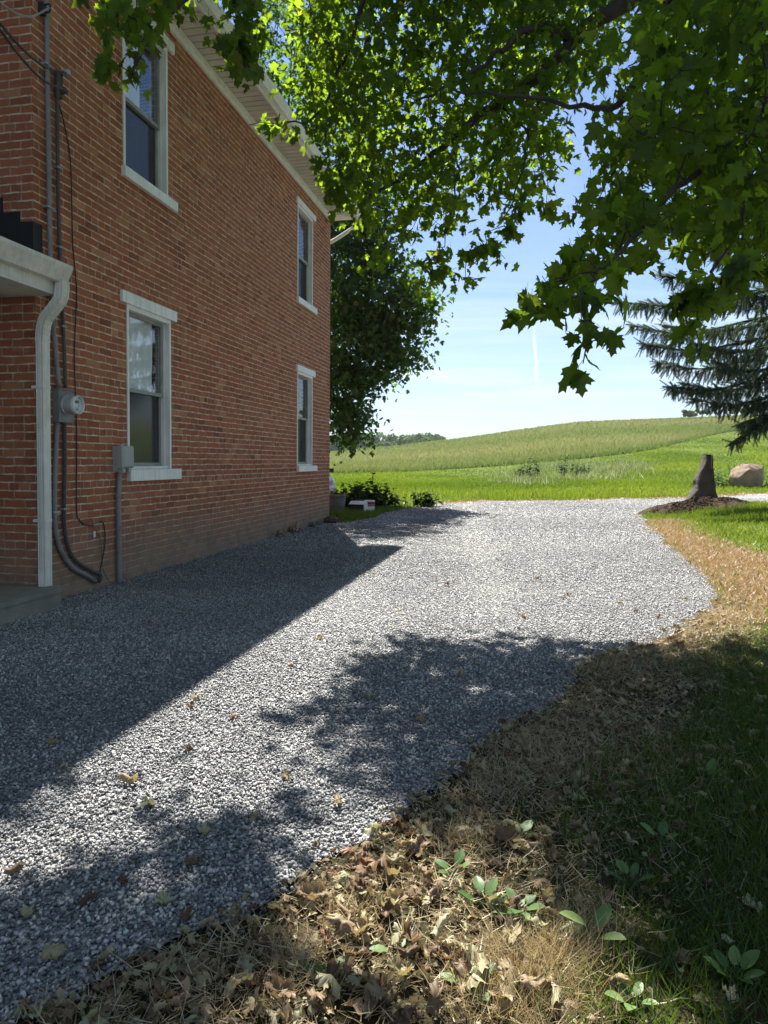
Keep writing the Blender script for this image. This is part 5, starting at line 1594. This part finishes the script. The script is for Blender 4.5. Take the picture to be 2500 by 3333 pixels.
stem_plant('flowering_plant', 'dark broad-leaved garden plant at the gravel edge by the white stake', 'plant', (1.12, 19.9, 0), 0.5, 22, 9, 0.2, M_DKP, 0.2, 0.3)
stem_plant('weed', 'low green sprig at the far gravel edge past the garden plant', 'weed', (1.75, 21.9, 0), 0.12, 6, 6, 0.1, M_WEED, 0.12, 0.4)
# grass patch by the corner and dry tufts at the wall foot
xy = np.column_stack([-1.25 + rng.random(9000) * 1.5, 15.3 + rng.random(9000) * 4.0])
xy = xy[off_gravel(xy)]
V, F, Rn = blades(xy, np.zeros(len(xy)), 0.03, 0.11, 0.013, 0.6)
tag(build('corner_grass', V, F, M_LAWN, rnd=Rn), 'grass patch around the cooler at the far house corner', 'grass', kind='stuff')
for i, (s_, lab) in enumerate(((-2.6, 'small dried weed tuft at the brick wall foot under the far window'), (-3.4, 'dried weed sprig at the wall foot nearer the middle of the wall'), (-1.5, 'tiny brown weed at the wall foot near the far corner'))):
    p = HL(0.07, s_)
    stem_plant('dry_weed', lab, 'weed', p, 0.16 + 0.06 * (i == 0), 8, 6, 0.06, M_DEAD, 0.05, 0.3)
for i, (o_s, sz, lab, mt_) in enumerate((((0.2, -0.55), 0.125, 'brown broken rock against the far foot of the brick wall', simple('brown_rock', (0.13, 0.075, 0.05), (0.07, 0.045, 0.035), 6, 0.9, 0.8, 12)), ((0.07, -0.95), 0.07, 'smaller grey rock beside the brown rock at the wall foot', simple('grey_rock', (0.2, 0.18, 0.15), (0.12, 0.11, 0.1), 6, 0.9, 0.8, 12)))):
    q = BV * np.array([1.2, 1.0, 0.75]) * sz
    q = q + norm(q) * rock_noise(q / sz, 5, 0.045 * sz * 5, 20 + i)[:, None]
    q[:, 2] += sz * 0.4
    ob = build('rock', q, BF, mt_)
    ob.location = tuple(HL(*o_s)); tag(ob, lab, 'rock')
# cooler
co_t = thing('cooler', 'small black and white picnic cooler in the grass by the house corner', 'cooler', (-0.62, 17.6, 0.05), R_(-14))
M_CBLK = simple('cooler_black', (0.02, 0.02, 0.022), (0.03, 0.03, 0.032), 5, 0.4)
M_CWH = simple('cooler_white', (0.7, 0.71, 0.72), (0.6, 0.61, 0.62), 5, 0.4)
mb = MB(); mb.loft([[(-.21, -.13, z), (.14, -.13, z), (.14, .13, z), (-.21, .13, z)] for z in (0.0, 0.17)]); mb.obj('body', M_CBLK, co_t)
mb = MB(); mb.loft([[(-.225, -.145, .172), (.16, -.145, .172), (.16, .145, .172), (-.225, .145, .172)], [(-.22, -.14, .19), (.155, -.14, .19), (.155, .14, .19), (-.22, .14, .19)], [(-.19, -.06, .25), (.125, -.06, .25), (.125, .06, .25), (-.19, .06, .25)]]); mb.obj('lid', M_CWH, co_t)
mb = MB(); mb.loft([[(x, -.14, 0), (x, .14, 0), (x, .14, .18), (x, .07, .255), (x, -.07, .255), (x, -.14, .18)] for x in (.162, .19)]); mb.obj('end_panel', M_CWH, co_t)
mb = MB(); mb.tube(smooth_path([(-.11, -.1, .22), (-.1, -.125, .25), (.02, -.125, .25), (.03, -.1, .22)], 4), 0.012, 6); mb.obj('handle', M_CWH, co_t, smooth=True)
# bucket
bk = thing('bucket', 'white bucket with a red band and dark label standing behind the cooler', 'bucket', (-0.36, 17.8, 0.05))
def lathe(prof, n=20):
    return [[(r_ * math.cos(2 * math.pi * i / n), r_ * math.sin(2 * math.pi * i / n), z) for i in range(n)] for r_, z in prof]
mb = MB(); mb.loft(lathe([(.12, 0), (.125, .06), (.13, .235), (.138, .24), (.138, .26), (.125, .26), (.12, .03)])); mb.obj('body', M_CWH, bk, smooth=False)
mb = MB(); mb.loft(lathe([(.1295, .11), (.1325, .15)]), cap=False); mb.obj('red_band', simple('red_band', (0.5, 0.07, 0.03), (0.4, 0.06, 0.03), 6, 0.5), bk)
mb = MB(); mb.loft(lathe([(.1325, .155), (.1345, .225)]), cap=False); mb.obj('dark_label', simple('brown_label', (0.12, 0.05, 0.035), (0.09, 0.04, 0.03), 6, 0.5), bk)
# white stake
sg_ = gnd(1302, 1648)
sk = thing('stake', 'white wooden stake leaning in the grass beside the driveway', 'stake', sg_)
mb = MB(); mb.loft([[(x + a - 0.0, b, z) for a, b in ((-.025, -.01), (.025, -.01), (.025, .01), (-.025, .01))] for x, z in ((0, -0.05), (-.09, 0.3), (-.1, 0.33))]); mb.obj('board', M_CWH, sk)
# grey tub at the corner and plank
tubt = thing('tub', 'grey weathered tub half hidden behind the far corner of the house', 'tub', (-1.22, 17.4, 0.02))
mb = MB(); mb.loft(lathe([(.22, 0), (.27, .2), (.29, .4), (.31, .41), (.31, .44), (.28, .44), (.2, .05)], 24)); mb.obj('body', simple('weathered_tub', (0.15, 0.135, 0.125), (0.1, 0.09, 0.085), 5, 0.8, 0.3, 20), tubt)
pk = MB(); pk.box(-0.5, 0.25, -0.07, 0.07, 0, 0.04); pko = pk.obj('plank', simple('old_plank', (0.2, 0.17, 0.14), (0.12, 0.1, 0.085), 6, 0.9, 0.4, 20)); pko.location = (-1.15, 16.75, 0.03); pko.rotation_euler = (0, 0.03, 0.25)
tag(pko, 'grey old plank lying in the grass at the far house corner', 'plank')

# ------------------------------------------------------------------ white car parked beyond the corner
car = thing('parked_car', 'white car parked behind the house with only its front fender showing', 'car', (-2.68, 21.2, 0), 0.25)
M_CARP = simple('white_car_paint', (0.75, 0.76, 0.78), (0.7, 0.71, 0.73), 3, 0.2, spec=0.6)
M_TYRE = simple('tyre_rubber', (0.02, 0.02, 0.021), (0.03, 0.03, 0.03), 10, 0.85)
M_RIM = simple('alloy', (0.3, 0.3, 0.31), (0.2, 0.2, 0.21), 10, 0.35, metal=0.7)
M_CGL = simple('car_window', (0.02, 0.022, 0.025), (0.03, 0.032, 0.035), 4, 0.05, spec=0.8)
# front of the car faces the camera (-y); profile along y with wheel arches
def arch(yc, r_, n=9):
    return [(yc - r_ * math.cos(math.pi * i / n), 0.31 + r_ * math.sin(math.pi * i / n)) for i in range(n + 1)]
prof = [(-1.98, 0.34), (-1.98 + 0.02, 0.24)] + [(-1.72, 0.22)] + arch(-1.25, 0.37) + [(-0.7, 0.22), (0.9, 0.22)] + arch(1.45, 0.37) + [(2.1, 0.24), (2.25, 0.4), (2.28, 0.85), (2.2, 0.98), (1.4, 1.0), (0, 0.98), (-0.75, 0.95), (-1.5, 0.84), (-1.85, 0.72), (-2.0, 0.55)]
rings = []
for x, sq in ((-0.9, 0.90), (-0.88, 0.965), (-0.8, 1.0), (0.8, 1.0), (0.88, 0.965), (0.9, 0.90)):
    rings.append([(x, 0.1 + (y - 0.1) * (1 if sq == 1.0 else 0.985), 0.5 + (z - 0.5) * sq) for y, z in prof])
mb = MB(); mb.loft(rings); mb.obj('body', M_CARP, car)
cab = [(-0.75, 0.94), (0.05, 1.42), (1.2, 1.44), (2.0, 0.97)]
mb = MB(); mb.loft([[(x * (1 if z < 1 else 0.82), y, z) for y, z in cab] for x in (-0.82, 0.82)]); mb.obj('cabin', M_CARP, car)
mb = MB(); mb.loft([[(x * (1 if z < 1.1 else 0.83), y, z) for y, z in ((-0.52, 1.03), (0.1, 1.37), (1.12, 1.39), (1.7, 1.04))] for x in (-0.835, 0.835)]); mb.obj('side_window', M_CGL, car)
mb = MB(); mb.face([(-0.7, -0.74, 0.97), (0.7, -0.74, 0.97), (0.6, 0.0, 1.405), (-0.6, 0.0, 1.405)]); mb.obj('windscreen', M_CGL, car)
for sx in (-1, 1):
    for yc in (-1.25, 1.45):
        def wl(pr, n=24): return [[(sx * x, yc + r_ * math.cos(2 * math.pi * i / n), 0.31 + r_ * math.sin(2 * math.pi * i / n)) for i in range(n)] for x, r_ in pr]
        mb = MB(); mb.loft(wl([(0.68, 0.2), (0.68, 0.29), (0.7, 0.31), (0.87, 0.31), (0.89, 0.29), (0.89, 0.2)])); wh = mb.obj('wheel', M_TYRE, car)
        mb = MB(); mb.loft(wl([(0.86, 0.198), (0.892, 0.19), (0.88, 0.06), (0.9, 0.04)], 20)); mb.obj('rim', M_RIM, wh)
    mb = MB(); mb.loft([[(sx * (0.9 + a), -0.55 + b, 1.0 + c) for a, b, c in ((0, -.05, -.03), (.17, -.07, -.06), (.19, -.05, .07), (.02, -.03, .06))] , [(sx * (0.9 + a), -0.45 + b, 1.0 + c) for a, b, c in ((0, -.05, -.03), (.16, -.07, -.05), (.18, -.05, .06), (.02, -.03, .05))]]); mb.obj('mirror', M_CBLK, car)
    mb = MB(); mb.loft([[(sx * x, -1.93 + dy, z) for x, z in ((.45, .62), (.82, .66), (.82, .76), (.5, .72))] for dy in (-0.04, 0.2)]); mb.obj('headlight', simple('lens', (0.5, 0.52, 0.55), None, 5, 0.1), car)

# ------------------------------------------------------------------ wild patch in the field
M_SEED = foliage('seed_head', [(0.0, (0.09, 0.13, 0.04)), (0.5, (0.18, 0.22, 0.10)), (1.0, (0.38, 0.40, 0.26))], 1.2, 0.4, 0.02, 0.5, (1, 1, 0.7))
wp = [march(*q)[:2] for q in ((1630, 1560), (1680, 1580), (1800, 1572), (1960, 1568), (2090, 1540), (2130, 1515), (1950, 1512), (1760, 1515), (1660, 1530))]
xy = sample_poly(wp, 16000) + rng.normal(0, 1.0, (16000, 2))
keep = rng.random(len(xy)) < 0.1 + 0.9 * vnoise(xy, 0.45, 14) ** 2
xy = xy[keep]
V, F, Rn = blades(xy, terr(*xy.T), 0.2, 0.75, 0.034, 0.4)
tag(build('wildflower_patch', V, F, M_SEED, rnd=Rn), 'pale seeding wildflowers standing uncut in the mown field', 'wildflowers', kind='stuff')
for x, yb, yt, lab in ((1735, 1556, 1487, 'tall dark weed at the near end of the wildflower patch'), (1838, 1552, 1479, 'tallest dark weed in the middle of the wildflower patch'), (1700, 1560, 1505, 'shorter dark weed on the outer side of the wildflower patch'), (1895, 1550, 1505, 'dark bushy weed behind the tallest weed in the wildflower patch')):
    p = march(x, yb); top = at(x, yt, p[1])
    stem_plant('tall_weed', lab, 'weed', tuple(p), top[2] - p[2], 11, 18, 0.26, M_DKP, 0.3, 0.1)
# boulder-side weeds
for dx, lab in ((-1.3, 'white-flowered weeds growing beside the boulder towards the drive'), (1.2, 'rank green weeds on the outer side of the boulder'), (-0.2, 'weeds standing up behind the boulder')):
    stem_plant('weed_clump', lab, 'weeds', (bgp[0] + dx, 37.2 + (0.9 if abs(dx) < 0.5 else 0), 0), 1.1 if dx != -0.2 else 1.75, 26, 12, 0.17, M_WEED, 0.4, 0.15)

# ------------------------------------------------------------------ summer haze over the fields
if True:
    mb = MB(); mb.box(-420, 420, -25, 480, -22, 60)
    mt, nt = new_mat('haze')
    pv = nt.node('ShaderNodeVolumePrincipled', ins={'Color': (0.86, 0.93, 1.0, 1), 'Density': 0.00015, 'Anisotropy': 0.2})
    nt.l.new(pv.outputs[0], nt.out.inputs['Volume'])
    hz_ = mb.obj('haze', mt)
    tag(hz_, 'thin summer haze in the air over the fields', 'haze', kind='stuff')
